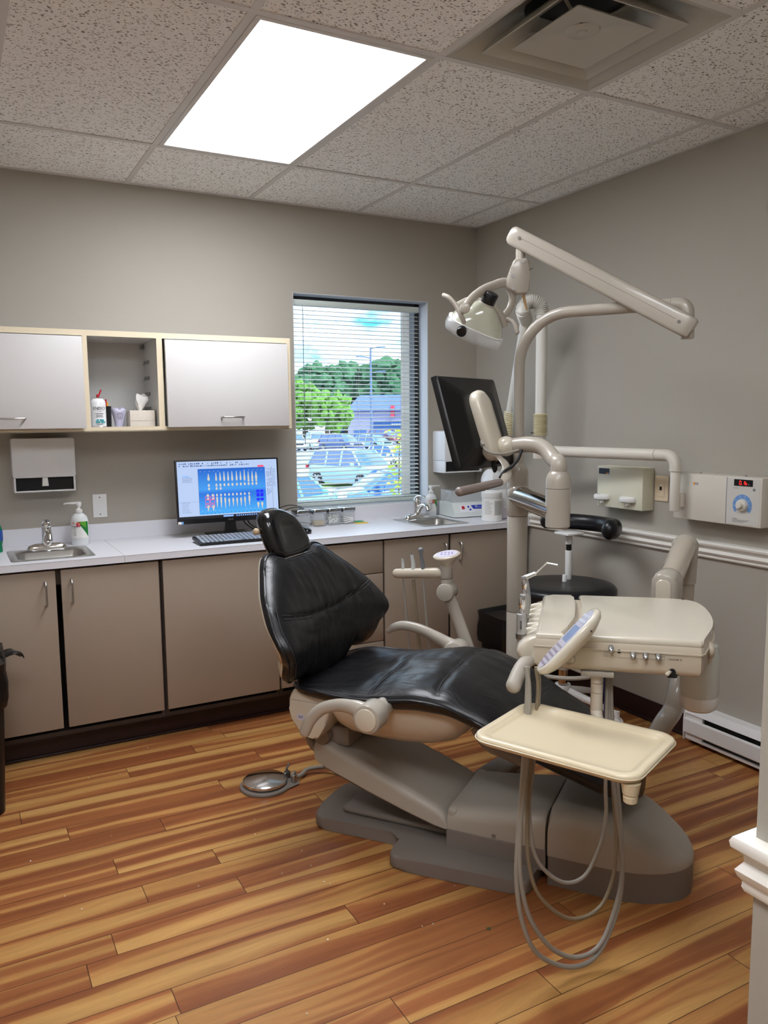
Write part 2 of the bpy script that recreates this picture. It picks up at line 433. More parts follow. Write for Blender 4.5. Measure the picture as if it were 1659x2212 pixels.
# --- square ceiling air diffuser
vx, vy = (GX[2]+GX[3])/2, (-1.82-2.43)/2
t = thing('ceiling_vent', 'square stepped metal air vent in the ceiling beside the light panel', 'air vent', (vx, vy, H))
VENTM = mat('vent_enamel', srgb(186, 182, 170), .35, coat=.2)
def sqloop(h, z): return [(vx-h, vy-h, z), (vx+h, vy-h, z), (vx+h, vy+h, z), (vx-h, vy+h, z)]
def sqr(h, z, r=.02, n=4):
    return [(vx+p[0], vy+p[1], z) for p in rrect(2*h, 2*h, min(r, h*.95), n)]
def circ(r, z, m=24):
    out = []
    for p in rrect(2, 2, .05, 5):
        a = math.atan2(p[1], p[0]); out.append((vx+r*math.cos(a), vy+r*math.sin(a), z))
    return out
b = B(); b.loft([sqr(.292, H-.003, .004, 5), sqr(.285, H-.005, .004, 5), sqr(.275, H+.0, .006, 5), sqr(.25, H+.02, .03, 5), sqr(.22, H+.06, .09, 5), circ(.17, H+.09)], cap=False)
b.loft([sqr(.292, H-.003, .004, 5), sqr(.292, H+.01, .004, 5)], cap=False)
finish('outer_cone', b, VENTM, t, sharp=60)
b = B(); b.loft([sqr(.214, H-.010, .006, 5), sqr(.209, H-.010, .006, 5), sqr(.185, H+.012, .03, 5), sqr(.155, H+.045, .09, 5), circ(.125, H+.07)], cap=False)
b.loft([sqr(.214, H-.010, .006, 5), sqr(.204, H+.006, .01, 5), sqr(.175, H+.034, .05, 5)], cap=False); finish('middle_cone', b, VENTM, t, sharp=60)
b = B(); b.loft([sqr(.148, H-.012, .006, 5), sqr(.12, H-.005, .02, 5), sqr(.088, H+.006, .05, 5), circ(.052, H+.014), circ(.0515, H+.019)], cap=False)
b.lathe([(.051, H+.012), (.048, H+.010), (.0165, H+.010)], (vx, vy, 0), 28); b.lathe([(.0165, H+.0105), (.015, H+.006), (.001, H+.006)], (vx, vy, 0), 20)
b.loft([sqr(.148, H-.012, .006, 5), sqr(.14, H-.003, .01, 5)], cap=False)
finish('center_plate', b, VENTM, t, sharp=60)
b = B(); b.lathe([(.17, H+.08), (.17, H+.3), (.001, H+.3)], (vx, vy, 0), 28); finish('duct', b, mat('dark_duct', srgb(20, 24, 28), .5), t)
for a in (0, PI/2, PI, 3*PI/2):
    b = B(); c_, s_ = math.cos(a+.5), math.sin(a+.5)
    b.tube([(vx+.06*c_, vy+.06*s_, H+.03), (vx+.2*c_, vy+.2*s_, H+.055)], .005, 8); finish('brace', b, VENTM, t)

# --- window
b = B(); ft = .10
b.bb(WX0, WX0+.004, .002, ft, WZ0, WZ1); b.bb(WX1-.004, WX1, .002, ft, WZ0, WZ1); b.bb(WX0, WX1, .002, ft, WZ1-.004, WZ1); b.bb(WX0, WX1, -.003, ft+.02, WZ0, WZ0+.012)
struct('window_sill', b, WREV)
t = thing('window_1', 'tall window with dark bronze frame in the back wall', 'window', ((WX0+WX1)/2, ft+.02, WZ0)); t['kind'] = 'structure'
b = B(); fw = .03
b.bb(WX0+.004, WX1-.004, ft, ft+.06, WZ1-.004-fw, WZ1-.004); b.bb(WX0+.004, WX1-.004, ft, ft+.06, WZ0+.012, WZ0+.012+fw)
b.bb(WX0+.004, WX0+.004+fw, ft, ft+.06, WZ0+.01, WZ1-.004); b.bb(WX1-.004-fw, WX1-.004, ft, ft+.06, WZ0+.01, WZ1-.004)
finish('window_frame', b, BRONZE, t, flat=True)
def glass_material():
    m = bpy.data.materials.new('window_glass'); m.use_nodes = True; n = m.node_tree.nodes; l = m.node_tree.links; n.clear()
    o = n.new('ShaderNodeOutputMaterial'); tr = n.new('ShaderNodeBsdfTransparent'); tr.inputs[0].default_value = (.86, .93, .98, 1)
    gl = n.new('ShaderNodeBsdfGlossy'); gl.inputs['Roughness'].default_value = .02
    mx = n.new('ShaderNodeMixShader'); mx.inputs[0].default_value = .05
    l.new(tr.outputs[0], mx.inputs[1]); l.new(gl.outputs[0], mx.inputs[2]); l.new(mx.outputs[0], o.inputs[0]); return m
WGLASS = glass_material()
b = B(); b.bb(WX0+.02, WX1-.02, ft+.03, ft+.034, WZ0+.03, WZ1-.02); finish('glass', b, WGLASS, t, flat=True)
# blinds: each slat a part
t = thing('window_blind', 'white horizontal slat blind lowered and open over the back window', 'blind', ((WX0+WX1)/2, .055, WZ0+.02))
SLAT = mat('blind_slat', srgb(196, 205, 200), .5)
bx0, bx1 = WX0+.012, WX1-.04
b = B(); b.bb(bx0, bx1, .035, .072, WZ1-.062, WZ1-.030, .003); finish('headrail', b, SLAT, t)
zb = WZ0+.045; zt = WZ1-.085; ns = 46
rt = Matrix.Rotation(math.radians(14), 3, 'X')
for k in range(ns):
    z = zb+(zt-zb)*k/(ns-1); b = B()
    lp = []
    for i in range(5):
        u = -.0125+.025*i/4; q = rt @ V((0, u, .0022*(1-(u/.0125)**2))); lp.append(q)
    L = [[(x, .053+q.y, z+q.z) for q in lp]+[(x, .053+q.y, z+q.z-.0007) for q in reversed(lp)] for x in (bx0+.002, bx1-.002)]
    b.loft(L); finish('slat', b, SLAT, t, sharp=50)
b = B(); b.bb(bx0, bx1, .041, .066, WZ0+.018, WZ0+.036, .003); finish('bottom_rail', b, SLAT, t)
for x in (bx0+.10, (bx0+bx1)/2, bx1-.11):
    b = B()
    for yy in (.0395, .0665): b.cyl((x, yy, WZ0+.03), (x, yy, WZ1-.06), .0007, n=6)
    finish('ladder_cord', b, WHITEP, t)
b = B(); b.tube([(bx0+.055, .03, WZ1-.06), (bx0+.056, .027, WZ1-.11), (bx0+.054, .026, 1.5), (bx0+.056, .028, 1.3)], .0022, 8); finish('tilt_wand', b, mat('clear_wand', srgb(120, 130, 135), .2), t)

# --- trims
def rail_profile():   # (depth, height) of the chair rail
    return [(0, 0), (.012, 0), (.016, .006), (.015, .014), (.022, .020), (.026, .028), (.020, .034), (.014, .040), (.015, .048), (.024, .054), (.032, .058), (.034, .066), (.030, .072), (.02, .0745), (0, .075)]
b = B(); pr = rail_profile()
b.loft([[(-d, y, .831+h) for d, h in pr] for y in (-.551, -3.434)]); o = struct('trim_1', b, TRIM, flat=False)
b = B()
pr = [(d*.66, h) for d, h in pr]
b.loft([[(0-.001, -3.434+d, .831+h) for d, h in pr], [(-1.972-d, -3.434+d, .831+h) for d, h in pr], [(-1.972-d, -3.575-d, .831+h) for d, h in pr], [(0-.001, -3.575-d, .831+h) for d, h in pr]]); struct('trim_2', b, TRIM, flat=False)
b = B(); b.bb(-.007, 0, -3.448, -.50, 0, .102, .002); b.bb(-.015, 0, -3.448, -.50, 0, .014, .004); struct('baseboard_right', b, VINYL)
b = B(); b.bb(-1.972, -.01, -3.434, -3.427, 0, .102); b.bb(-1.979, -1.972, -3.575, -3.434, 0, .102); b.bb(-1.972, -.01, -3.582, -3.575, 0, .102); struct('baseboard_front', b, VINYL)
b = B(); b.bb(XL, 0, -.448, -.44, 0, .100); b.bb(XL, 0, -.458, -.448, 0, .012, .003); struct('baseboard_back', b, VINYL)
b = B(); b.bb(-3.35, -3.342, YB, -.45, 0, .1); struct('baseboard_left', b, VINYL)

# ================================================================== counter and cabinets
LAM = mat('white_laminate', srgb(222, 222, 228), .38, var=.02)
CABM = mat('taupe_laminate', srgb(158, 143, 128), .42)
CABI = mat('cabinet_core', srgb(58, 48, 42), .6)
S1 = (-2.655, -2.322, -.49, -.165); S2 = (-.655, -.362, -.462, -.105)
def counter_slab(b, x0, x1, hole):
    y0, y1, z0, z1 = -.55, -.0, .835, .865
    hx0, hx1, hy0, hy1 = hole; i = .022; hx0 += i; hx1 -= i; hy0 += i; hy1 -= i
    b.bb(x0, hx0, y0, y1, z0, z1); b.bb(hx1, x1, y0, y1, z0, z1); b.bb(hx0, hx1, y0, hy0, z0, z1); b.bb(hx0, hx1, hy1, y1, z0, z1)
b = B(); counter_slab(b, XL, -2.2165, S1); counter_slab(b, -2.2155, -.001, S2)
b.bb(XL, -.001, -.020, -.001, .865, .944, .001)
tag(finish('worktop', b, LAM, flat=True), 'long white laminate worktop with low backsplash, holding two steel sinks', 'countertop')
CSEAM = mat('seam_line', srgb(120, 110, 105), .7)
b = B(); b.bb(-2.2166, -2.2154, -.5503, -.02, .85, .8652); b.bb(-2.2166, -2.2154, -.5504, -.549, .835, .8652); finish('seam', b, CSEAM, bpy.data.objects['worktop'], flat=True)
b = B(); b.bb(XL, -.001, -.5504, -.5495, .8630, .8638); finish('edge_line', b, CSEAM, bpy.data.objects['worktop'], flat=True)
def pull(parent, c, axis, L=.096, out=V((0, -1, 0))):
    b = B(); c = V(c); a = V(axis)
    p = [c-a*L/2, c-a*L/2+out*.022, c-a*(L/2-.008)+out*.03, c+a*(L/2-.008)+out*.03, c+a*L/2+out*.022, c+a*L/2]
    b.tube(p, .0042, 10); return finish('handle', b, STEEL, parent)
def base_cabinet(x0, x1, label, doors=(), drawers=0):
    t = thing('base_cabinet', label, 'cabinet', ((x0+x1)/2, -.27, .105), 0, 'taupe base cabinets under the worktop')
    b = B(); g = .0015; y0 = -.512
    b.bb(x0+g, x0+.018, y0, -.003, .105, .834); b.bb(x1-.018, x1-g, y0, -.003, .105, .834); b.bb(x0+.018, x1-.018, y0, -.003, .105, .123)
    b.bb(x0+.018, x1-.018, -.02, -.003, .123, .834); b.bb(x0+.018, x1-.018, y0, y0+.018, .76 if not drawers else .815, .834)
    finish('body', b, CABI, t, flat=True)
    for d in doors:
        dx0, dx1, hx = d
        b = B(); b.bb(dx0+.003, dx1-.003, -.53, -.513, .142, .824, .002); o = finish('door', b, CABM, t)
        if hx is not None: pull(o, (hx, -.53, .731), (0, 0, 1))
    if drawers:
        zs = [.142, .304, .484, .659, .824]
        for k in range(4):
            b = B(); b.bb(x0+.004, x1-.004, -.53, -.513, zs[k]+.002, zs[k+1]-.002, .002); o = finish('drawer', b, CABM, t)
            pull(o, (-1.225, -.53, zs[k]+(zs[k+1]-zs[k])*.5), (1, 0, 0), .096)
    return t
base_cabinet(-3.30, -2.88, 'taupe base cabinet at the far left end beside the black bin', [(-3.30, -2.88, -2.93)])
base_cabinet(-2.88, -2.06, 'two-door taupe cabinet under the left sink with vertical steel pulls', [(-2.88, -2.491, -2.535), (-2.476, -2.067, -2.434)])
base_cabinet(-2.06, -1.511, 'plain wide taupe cabinet panel without handle between sink cabinet and drawers', [(-2.055, -1.514, None)])
base_cabinet(-1.511, -.94, 'taupe drawer cabinet half hidden behind the dental chair back', [], 4)
base_cabinet(-.94, -.005, 'two-door taupe cabinet under the right sink near the corner', [(-.936, -.543, -.576), (-.533, -.02, -.48)])

# sinks and faucets
def sink(S, label):
    x0, x1, y0, y1 = S; cx, cy = (x0+x1)/2, (y0+y1)/2; w, h = x1-x0, y1-y0
    t = thing('sink', label, 'sink', (cx, cy, .866), 0, 'small steel sinks in the worktop')
    by = cy-.028                                   # bowl centre leaves a deck behind for the faucet
    def rl(ww, hh, r, z, yy): return [(cx+p[0], yy+p[1], z) for p in rrect(ww, hh, r, 6)]
    b = B()
    b.loft([rl(w, h, .02, .8655, cy), rl(w, h, .02, .8675, cy), rl(w-.012, h-.012, .018, .8685, cy), rl(w-.05, h-.105, .045, .868, by), rl(w-.062, h-.117, .045, .864, by), rl(w-.085, h-.14, .045, .76, by), rl(w-.12, h-.17, .05, .745, by), rl(.05, .05, .02, .742, by), rl(.004, .004, .001, .742, by)], cap=False)
    finish('bowl', b, STEEL, t, sharp=50)
    b = B(); b.lathe([(.022, .743), (.022, .746), (.017, .746), (.015, .7435), (.001, .7435)], (cx, by, 0), 20); finish('drain', b, CHROME, t)
    return t
sink(S1, 'small square steel sink at the left end of the worktop')
sink(S2, 'small steel sink near the room corner right of the window')
def faucet(x, y, lab):
    t = thing('faucet', lab, 'faucet', (x, y, .869), 0, 'chrome single lever faucets')
    z = .8685; b = B()
    b.loft([[(x+p[0]*k, y+p[1]*k, z+h) for p in rrect(.17, .05, .024, 6)] for k, h in ((1, 0), (1, .006), (.93, .018), (.6, .026), (.2, .028))]); finish('base', b, CHROME, t, sharp=60)
    b = B(); b.tube([(x, y, z+.015), (x, y, z+.075), (x, y+.002, z+.10)], [.024, .022, .021], 16); finish('body', b, CHROME, t)
    b = B(); b.tube([(x, y-.002, z+.03), (x, y-.03, z+.062), (x, y-.07, z+.082), (x, y-.105, z+.078), (x, y-.122, z+.055)], [.015, .014, .012, .011, .011], 14, smooth=4, squash=(1, 1.15)); finish('spout', b, CHROME, t)
    b = B(); b.ball((x, y, z+.105), .0215, (1, 1, .8)); b.tube([(x, y+.004, z+.112), (x, y-.02, z+.128), (x, y-.055, z+.133), (x, y-.08, z+.128)], [.015, .013, .009, .007], 12, smooth=3, squash=(.6, 1.3), round_end=1); finish('lever', b, CHROME, t)
faucet(-2.487, -.195, 'chrome single lever faucet behind the left sink')
faucet(-.505, -.135, 'chrome single lever faucet behind the sink near the corner')

# ================================================================== wall cabinet
MEL = mat('cream_cabinet_edge', srgb(222, 208, 180), .5)
DOORW = mat('white_cabinet_door', srgb(206, 203, 201), .45)
INT = mat('cabinet_interior_white', srgb(212, 211, 208), .5)
t = thing('wall_cabinet', 'long wall cabinet with cream frame, two white doors and an open middle bay', 'cabinet', (-2.34, -.165, 1.397))
b = B(); yf = -.318
b.bb(XL, -1.343, yf, -.002, 1.397, 1.413); b.bb(XL, -1.343, yf, -.002, 1.812, 1.835)
b.bb(-1.359, -1.343, yf, -.002, 1.413, 1.812); b.bb(-2.310, -2.294, yf, -.002, 1.413, 1.812); b.bb(-1.988, -1.968, yf, -.002, 1.413, 1.812)
b.bb(XL, -1.359, -.014, -.002, 1.413, 1.812); finish('carcass', b, INT, t, flat=True)
b = B(); e = yf-.004
b.bb(XL, -1.341, e, yf, 1.394, 1.414); b.bb(XL, -1.341, e, yf, 1.811, 1.836); b.bb(-1.361, -1.341, e, yf, 1.414, 1.811)
b.bb(-2.311, -2.291, e, yf, 1.414, 1.811); b.bb(-1.992, -1.966, e, yf, 1.414, 1.811); b.bb(-1.342, -1.3405, e, -.002, 1.394, 1.836); b.bb(XL, -1.341, e, -.002, 1.3925, 1.3965)
finish('edge_trim', b, MEL, t, flat=True)
def lift_door(x0, x1, tilt, hx):
    T = Matrix.Translation((0, e-.004, 1.808)) @ Matrix.Rotation(math.radians(tilt), 4, 'X') @ Matrix.Translation((0, -e+.004, -1.808))
    b = B(T); b.bb(x0, x1, e-.020, e-.003, 1.409, 1.806, .0015); o = finish('door', b, DOORW, t)
    bb = B(T); c = V((hx, e-.02, 1.452)); L = .104
    bb.tube([c+V((-L/2, 0, 0)), c+V((-L/2, -.024, 0)), c+V((-L/2+.005, -.028, 0)), c+V((L/2-.005, -.028, 0)), c+V((L/2, -.024, 0)), c+V((L/2, 0, 0))], .004, 10); finish('handle', bb, STEEL, o)
lift_door(-1.958, -1.364, -1.2, -1.655); lift_door(-2.98, -2.314, -1.0, -2.61)
DALU = mat('dull_aluminium', srgb(142, 142, 140), .4, .6)
for z in (1.49, 1.56, 1.635, 1.71):
    b = B(); b.bb(-1.9905, -1.988, -.14, -.03, z, z+.016); b.bb(-1.999, -1.988, -.14, -.03, z-.001, z+.001); finish('shelf_rail', b, DALU, t, flat=True)
b = B(); b.bb(-2.004, -1.989, -.05, -.015, 1.785, 1.80, .002); finish('hinge', b, DSTEEL, t)

# ================================================================== wall fittings
def towel_dispenser(x0, y_out, label):
    w = .27; t = thing('towel_dispenser', label, 'paper towel dispenser', (x0+w/2, 0, 1.123), 0, 'white paper towel dispensers')
    def sec(z, d, a=0): return [(x0+a, -.001, z), (x0+a, -d, z), (x0+w-a, -d, z), (x0+w-a, -.001, z)]
    b = B(); b.prism(rrect(w, .18, .012, 4, x0+w/2, 1.275), .001, y_out, frame((0, 0, 0), (1, 0, 0), (0, 0, 1), (0, -1, 0)), .006)
    finish('cover', b, WHITEM, t)
    b = B(); b.bb(x0+.004, x0+.012, -y_out+.006, -.001, 1.123, 1.19, .002); b.bb(x0+w-.012, x0+w-.004, -y_out+.006, -.001, 1.123, 1.19, .002); b.bb(x0+.004, x0+w-.004, -y_out+.006, -.001, 1.119, 1.126, .002); finish('bracket', b, WHITEM, t)
    b = B(); b.bb(x0+.012, x0+w-.012, -y_out+.02, -.004, 1.127, 1.186); finish('slot', b, mat('slot_black', srgb(8, 8, 8), .7), t)
    b = B(); b.prism([(x0+.122, 1.145), (x0+.150, 1.145), (x0+.147, 1.185), (x0+.125, 1.185)], y_out-.028, y_out-.012, frame((0, 0, 0), (1, 0, 0), (0, 0, 1), (0, -1, 0)), .002); finish('towel_tab', b, PAPER, t)
    b = B(); M = frame((x0+w-.045, -y_out-.0003, 1.212), (1, 0, 0), (0, 0, 1), (0, -1, 0))
    ring = [(.024*math.cos(a), .007*math.sin(a)) for a in [2*PI*k/24 for k in range(24)]]
    b.loft([[M @ V((x*s, y*s, zz)) for x, y in ring] for s, zz in ((1, 0), (.97, .0012), (.9, .0006), (.1, .0006))]); finish('emblem', b, WHITEM, t)
towel_dispenser(-2.606, .105, 'white paper towel dispenser with black slot below the wall cabinet')
towel_dispenser(-.318, .14, 'white paper towel dispenser near the room corner, behind the arm monitor')
t = thing('wall_plate', 'blank white wall plate with two screws above the worktop', 'wall plate', (-2.223, -.003, .973))
b = B(); b.bb(-2.256, -2.190, -.006, -.0005, .974, 1.088, .003); finish('plate', b, WHITEP, t)
for z in (.99, 1.072):
    b = B(); b.cyl((-2.223, -.0062, z), (-2.223, -.0078, z), .0035, n=10); finish('screw', b, DSTEEL, t)
b = B(); b.mi = 0; b.bb(-.006, -.0005, -1.511, -1.432, 1.053, 1.168, .003); 
t = thing('light_switch', 'almond wall switch plate between the two boxes on the right wall', 'switch', (-.003, -1.4715, 1.053)); finish('plate', b, mat('almond_plastic', srgb(226, 208, 180), .4), t)
b = B(); b.bb(-.009, -.0055, -1.491, -1.452, 1.073, 1.148, .002); finish('insert', b, bpy.data.materials['almond_plastic'], t)
b = B(); b.bb(-.014, -.008, -1.476, -1.467, 1.104, 1.120, .001); finish('toggle', b, BLACKP, t)
b = B(); b.bb(-.0095, -.0088, -1.478, -1.465, 1.124, 1.131); finish('label', b, PAPER, t)

# baseboard heater
HT = mat('heater_enamel', srgb(226, 225, 224), .4); HD = mat('heater_dark', srgb(34, 34, 34), .6)
t = thing('baseboard_heater', 'white electric baseboard heater low on the right wall', 'heater', (-.035, -2.25, .02))
y0, y1 = -2.95, -1.70
def hp(prof, ya, yb): return [[(-d, y, z) for d, z in prof] for y in (ya, yb)]
b = B()
b.loft(hp([(0, .022), (.006, .022), (.006, .165), (.045, .165), (.062, .140), (.066, .140), (.048, .171), (0, .171)], y0, y1)); b.loft(hp([(.010, .02), (.058, .02), (.060, .032), (.01, .032)], y0, y1)); finish('body', b, HT, t, flat=True)
b = B(); b.loft(hp([(.064, .052), (.070, .052), (.072, .056), (.072, .112), (.068, .118), (.062, .118)], y0, y1)); finish('front_panel', b, HT, t, flat=True)
b = B(); b.bb(-.062, -.004, y1-.09, y1-.001, .024, .138); finish('end_cover', b, HT, t, flat=True)
b = B(); b.bb(-.062, -.004, y0, y0+.09, .024, .138); finish('end_cover', b, HT, t, flat=True)
b = B(); b.loft(hp([(.0, .018), (.07, .018), (.072, .05), (.072, .12), (.064, .145), (.046, .172), (0, .173)], y1, y1+.004)); finish('end_cap', b, HT, t, flat=True)
b = B(); b.bb(-.05, -.008, y0+.09, y1-.09, .035, .135); finish('element', b, HD, t, flat=True)
b = B(); b.tube([(-.056, -2.02, .128), (-.057, -2.01, .133), (-.057, -1.96, .133), (-.057, -1.95, .128), (-.057, -1.96, .124), (-.057, -2.01, .124)], .0025, 8, smooth=3); b.cyl((-.056, -2.08, .127), (-.056, -2.5, .127), .0025, n=8); finish('wire', b, RUB, t)
# ================================================================== dental chair
A_ = math.radians(-53.5); CO = V((-1.7800269, -1.31715062, 0))
CH = Matrix.Translation(CO) @ Matrix.Rotation(A_, 4, 'Z')      # chair frame: x head-to-foot, y patient-left-to-right, z up
def leather():
    m = NT('black_leather'); m.b.inputs['Base Color'].default_value = srgb(15, 15, 18)
    m.b.inputs['Roughness'].default_value = .36; m.b.inputs['Specular IOR Level'].default_value = .5
    c = m.coord()
    wob = m.add('ShaderNodeTexNoise'); wob.inputs['Scale'].default_value = 3; m.link(c, wob.inputs['Vector'])
    mp = m.add('ShaderNodeMapping'); mp.inputs['Scale'].default_value = (5, 22, 5); mp.inputs['Rotation'].default_value = (.1, .2, .35)
    ad = m.add('ShaderNodeMixRGB', blend_type='ADD'); ad.inputs[0].default_value = .35; m.link(c, ad.inputs[1]); m.link(wob.outputs['Color'], ad.inputs[2])
    m.link(ad.outputs[0], mp.inputs[0])
    n1 = m.add('ShaderNodeTexNoise'); n1.inputs['Scale'].default_value = 1; n1.inputs['Detail'].default_value = 3; m.link(mp.outputs[0], n1.inputs['Vector'])
    n2 = m.add('ShaderNodeTexNoise'); n2.inputs['Scale'].default_value = 420; n2.inputs['Detail'].default_value = 2; m.link(c, n2.inputs['Vector'])
    b1 = m.add('ShaderNodeBump'); b1.inputs['Strength'].default_value = .42; b1.inputs['Distance'].default_value = .012; m.link(n1.outputs[0], b1.inputs['Height'])
    b2 = m.add('ShaderNodeBump'); b2.inputs['Strength'].default_value = .12; b2.inputs['Distance'].default_value = .001; m.link(n2.outputs[0], b2.inputs['Height']); m.link(b1.outputs[0], b2.inputs['Normal'])
    m.link(b2.outputs[0], m.b.inputs['Normal']); return m.m
LEATHER = leather()
VINYLB = mat('smooth_black_vinyl', srgb(14, 14, 17), .2, coat=.4)
STITCH = mat('grey_stitching', srgb(62, 62, 66), .7)
chair = thing('dental_chair', 'reclined black leather dental chair with beige shell on a grey floor base', 'dental chair', CO, A_)
def cf(name, b, m, sharp=35, parent=None, flat=False): return finish(name, b, m, parent or chair, CH, sharp=sharp, flat=flat)

# floor plate with side flange
b = B()
pl = [(.215, -.160), (.26, -.166), (.40, -.160), (.50, -.158), (.53, -.170), (.540, -.20), (.538, -.25), (.553, -.283), (.60, -.291), (.80, -.279), (.97, -.262), (.995, -.24), (1.005, -.15), (1.02, .0), (1.02, .15), (.90, .165), (.50, .165), (.25, .160), (.19, .12), (.178, .0), (.185, -.12)]
def plate(z, k):  # inset outline
    cx, cy = .62, -.02; return [(cx+(x-cx)*k, cy+(y-cy)*k*1.0, z) for x, y in pl]
def inset(poly, d):
    out = []; n = len(poly)
    for i in range(n):
        p, q, r = V(poly[i-1]), V(poly[i]), V(poly[(i+1) % n])
        e1 = (q-p).normalized(); e2 = (r-q).normalized()
        nn = (V((-e1.y, e1.x))+V((-e2.y, e2.x)))
        nn = nn.normalized()*d/max(.5, abs(nn.normalized().dot(V((-e1.y, e1.x)))))
        out.append((q.x+nn.x, q.y+nn.y))
    return out
P3 = [(x, y, 0) for x, y in pl]; sm = [(p.x, p.y) for p in catmull(P3, 3, True)]
b.prism(sm, .002, .046, None, .016, 4)
b.bb(.28, 1.02, -.105, .115, .045, .070, .012, 3)
cf('floor_plate', b, DARKGREIGE, 50)
# dark skirt and light cover over the lift mechanism
def hull(w, zt, zb, r, n=7):      # half section: rounded top shoulders
    pts = [(-w, zb)]
    for k in range(n+1):
        a = PI-(PI/2)*k/n; pts.append((-(w-r)+r*math.cos(a), zt-r+r*math.sin(a)))
    for k in range(n+1):
        a = PI/2-(PI/2)*k/n; pts.append(((w-r)+r*math.cos(a), zt-r+r*math.sin(a)))
    pts.append((w, zb)); return pts
b = B(); b.loft([[(x, y, z) for y, z in hull(.168, .108, .04, .004)] for x in (.70, 1.026)]); b.cyl((.69, -.10, .115), (.69, .10, .115), .02); cf('base_skirt', b, DARKGREIGE)
for (x, z) in ((.86, .118), (1.0, .075)):
    b = B(); b.cyl((x, -.165, z), (x, -.1695, z), .0075, n=16); cf('screw', b, DARKGREIGE)
b = B()
secs = [(.702, .176), (.71, .183), (.80, .192), (.92, .208), (1.015, .222), (1.024, .215)]
b.loft([[(x, y, z) for y, z in hull(.168, zt, .109, .045)] for x, zt in secs]); cf('base_cover', b, GREYP, 50)
# foot pod
def podw(s): return .170*math.sqrt(max(0, 1-max(0, (s-1.21)/.235)**2))**.9
b = B(); L = []; L2 = []
for s in (1.032, 1.04, 1.06, 1.10, 1.15, 1.20, 1.25, 1.30, 1.34, 1.375, 1.40, 1.42, 1.434, 1.4425):
    w = max(podw(s), .012); zt = SP([1.03, 1.04, 1.10, 1.2, 1.3, 1.38, 1.42, 1.443], [.222, .236, .246, .24, .21, .165, .13, .10], s)
    hh = min(.07, w*.6, (zt-.094)*.9)
    L.append([(s, y, z) for y, z in hull(w, zt, .094, max(hh, .002), 9)])
b.loft(L); cf('foot_pod', b, GREYP, 60)
b = B(); L = []
for s in (1.034, 1.10, 1.20, 1.26, 1.31, 1.35, 1.39, 1.415, 1.432, 1.4415):
    w = max(podw(s), .012); L.append([(s, -w*.997, 0), (s, -w*.997, .094), (s, w*.997, .094), (s, w*.997, 0)])
b.loft(L); cf('pod_skirt', b, DARKGREIGE, 50)
# lift arm cover: sloping wedge from the base up to the rear of the seat
b = B(); L = []
for s, zt, zb in ((.205, .318, .262), (.214, .334, .250), (.26, .322, .232), (.40, .272, .185), (.55, .216, .140), (.66, .176, .112), (.688, .160, .108), (.70, .140, .110)):
    L.append([(s+(zt-z)*.12, y, z) for y, z in hull(.172, zt, zb, .03, 6)])
b.loft(L); b.bb(.70, .735, -.165, .165, .14, .178, .012); cf('lift_arm', b, GREYP, 45)
b = B(); b.loft([[(s, -.150, zb-.012), (s, -.150, zb+.01), (s, .150, zb+.01), (s, .150, zb-.012)] for s, zb in ((.23, .238), (.40, .18), (.66, .105))]); cf('lift_arm_lining', b, DARKGREIGE)
b = B()
for y in (-.15, .15): b.cyl((.235, y-.02, .345), (.235, y+.02, .345), .032, bev=.006)
b.bb(.21, .33, -.14, .14, .31, .38, .01); b.tube([(.20, -.155, .40), (.185, -.16, .36), (.19, -.155, .31), (.225, -.15, .28)], .016, smooth=3); cf('lift_hinge', b, DARKGREIGE)
# rear support casing
M = frame((0, 0, 0), (1, 0, 0), (0, 0, 1), (0, -1, 0))
b = B(); pr = [(.150, .490), (.182, .534), (.270, .534), (.300, .505), (.300, .44), (.262, .368), (.240, .362), (.182, .382), (.155, .44)]
pr = [(p.x, p.y) for p in catmull([(x, y, 0) for x, y in pr], 3, True)]
b.prism(pr, -.235, .235, M, .022, 4); cf('rear_casing', b, CREAM, 40)
b = B(); b.bb(.15, .298, -.2362, -.2352, .4895, .4905); cf('casing_seam', b, DARKGREIGE)
b = B(); Mb = frame((.197, -.2352, .432), (1, 0, 0), (0, 0, 1), (0, -1, 0))
b.loft([[Mb @ V((.017*math.cos(a)*k, .012*math.sin(a)*k, z)) for a in [2*PI*i/20 for i in range(20)]] for k, z in ((1, 0), (1, .0006))])
cf('badge', b, mat('badge_lilac', srgb(190, 190, 205), .4))
b = B(); b.text('AV', frame((.197, -.2360, .432), (1, 0, 0), (0, 0, 1), (0, -1, 0)), .014, .0003, 'CENTER'); cf('badge_lettering', b, INK)
# seat shell
b = B(); L = []
for s in (.302, .31, .33, .37, .45, .55, .65, .72, .765, .785, .792):
    zb = SP([.302, .33, .37, .45, .55, .65, .72, .765, .792], [.435, .385, .368, .362, .362, .374, .397, .435, .48], s)
    w = SP([.302, .33, .45, .7, .792], [.235, .243, .247, .243, .22], s); zt = .525
    pts = []
    for k in range(25):
        a = PI+PI*k/24; ca, sa = math.cos(a), math.sin(a)
        pts.append((s, w*math.copysign(abs(ca)**.55, ca), zt+(zt-zb)*math.copysign(abs(sa)**.8, sa)))
    L.append(pts)
b.loft(L); cf('seat_shell', b, BEIGE, 50)
b = B(); b.bb(.77, .90, -.12, .12, .41, .46, .015); b.tube([(.80, -.17, .47), (.84, -.17, .42), (.90, -.16, .395), (.97, -.15, .37)], .022, smooth=3, squash=(1, .6)); b.cyl((.95, -.155, .375), (.95, .155, .375), .022, bev=.004); cf('leg_hinge', b, DARKGREIGE)

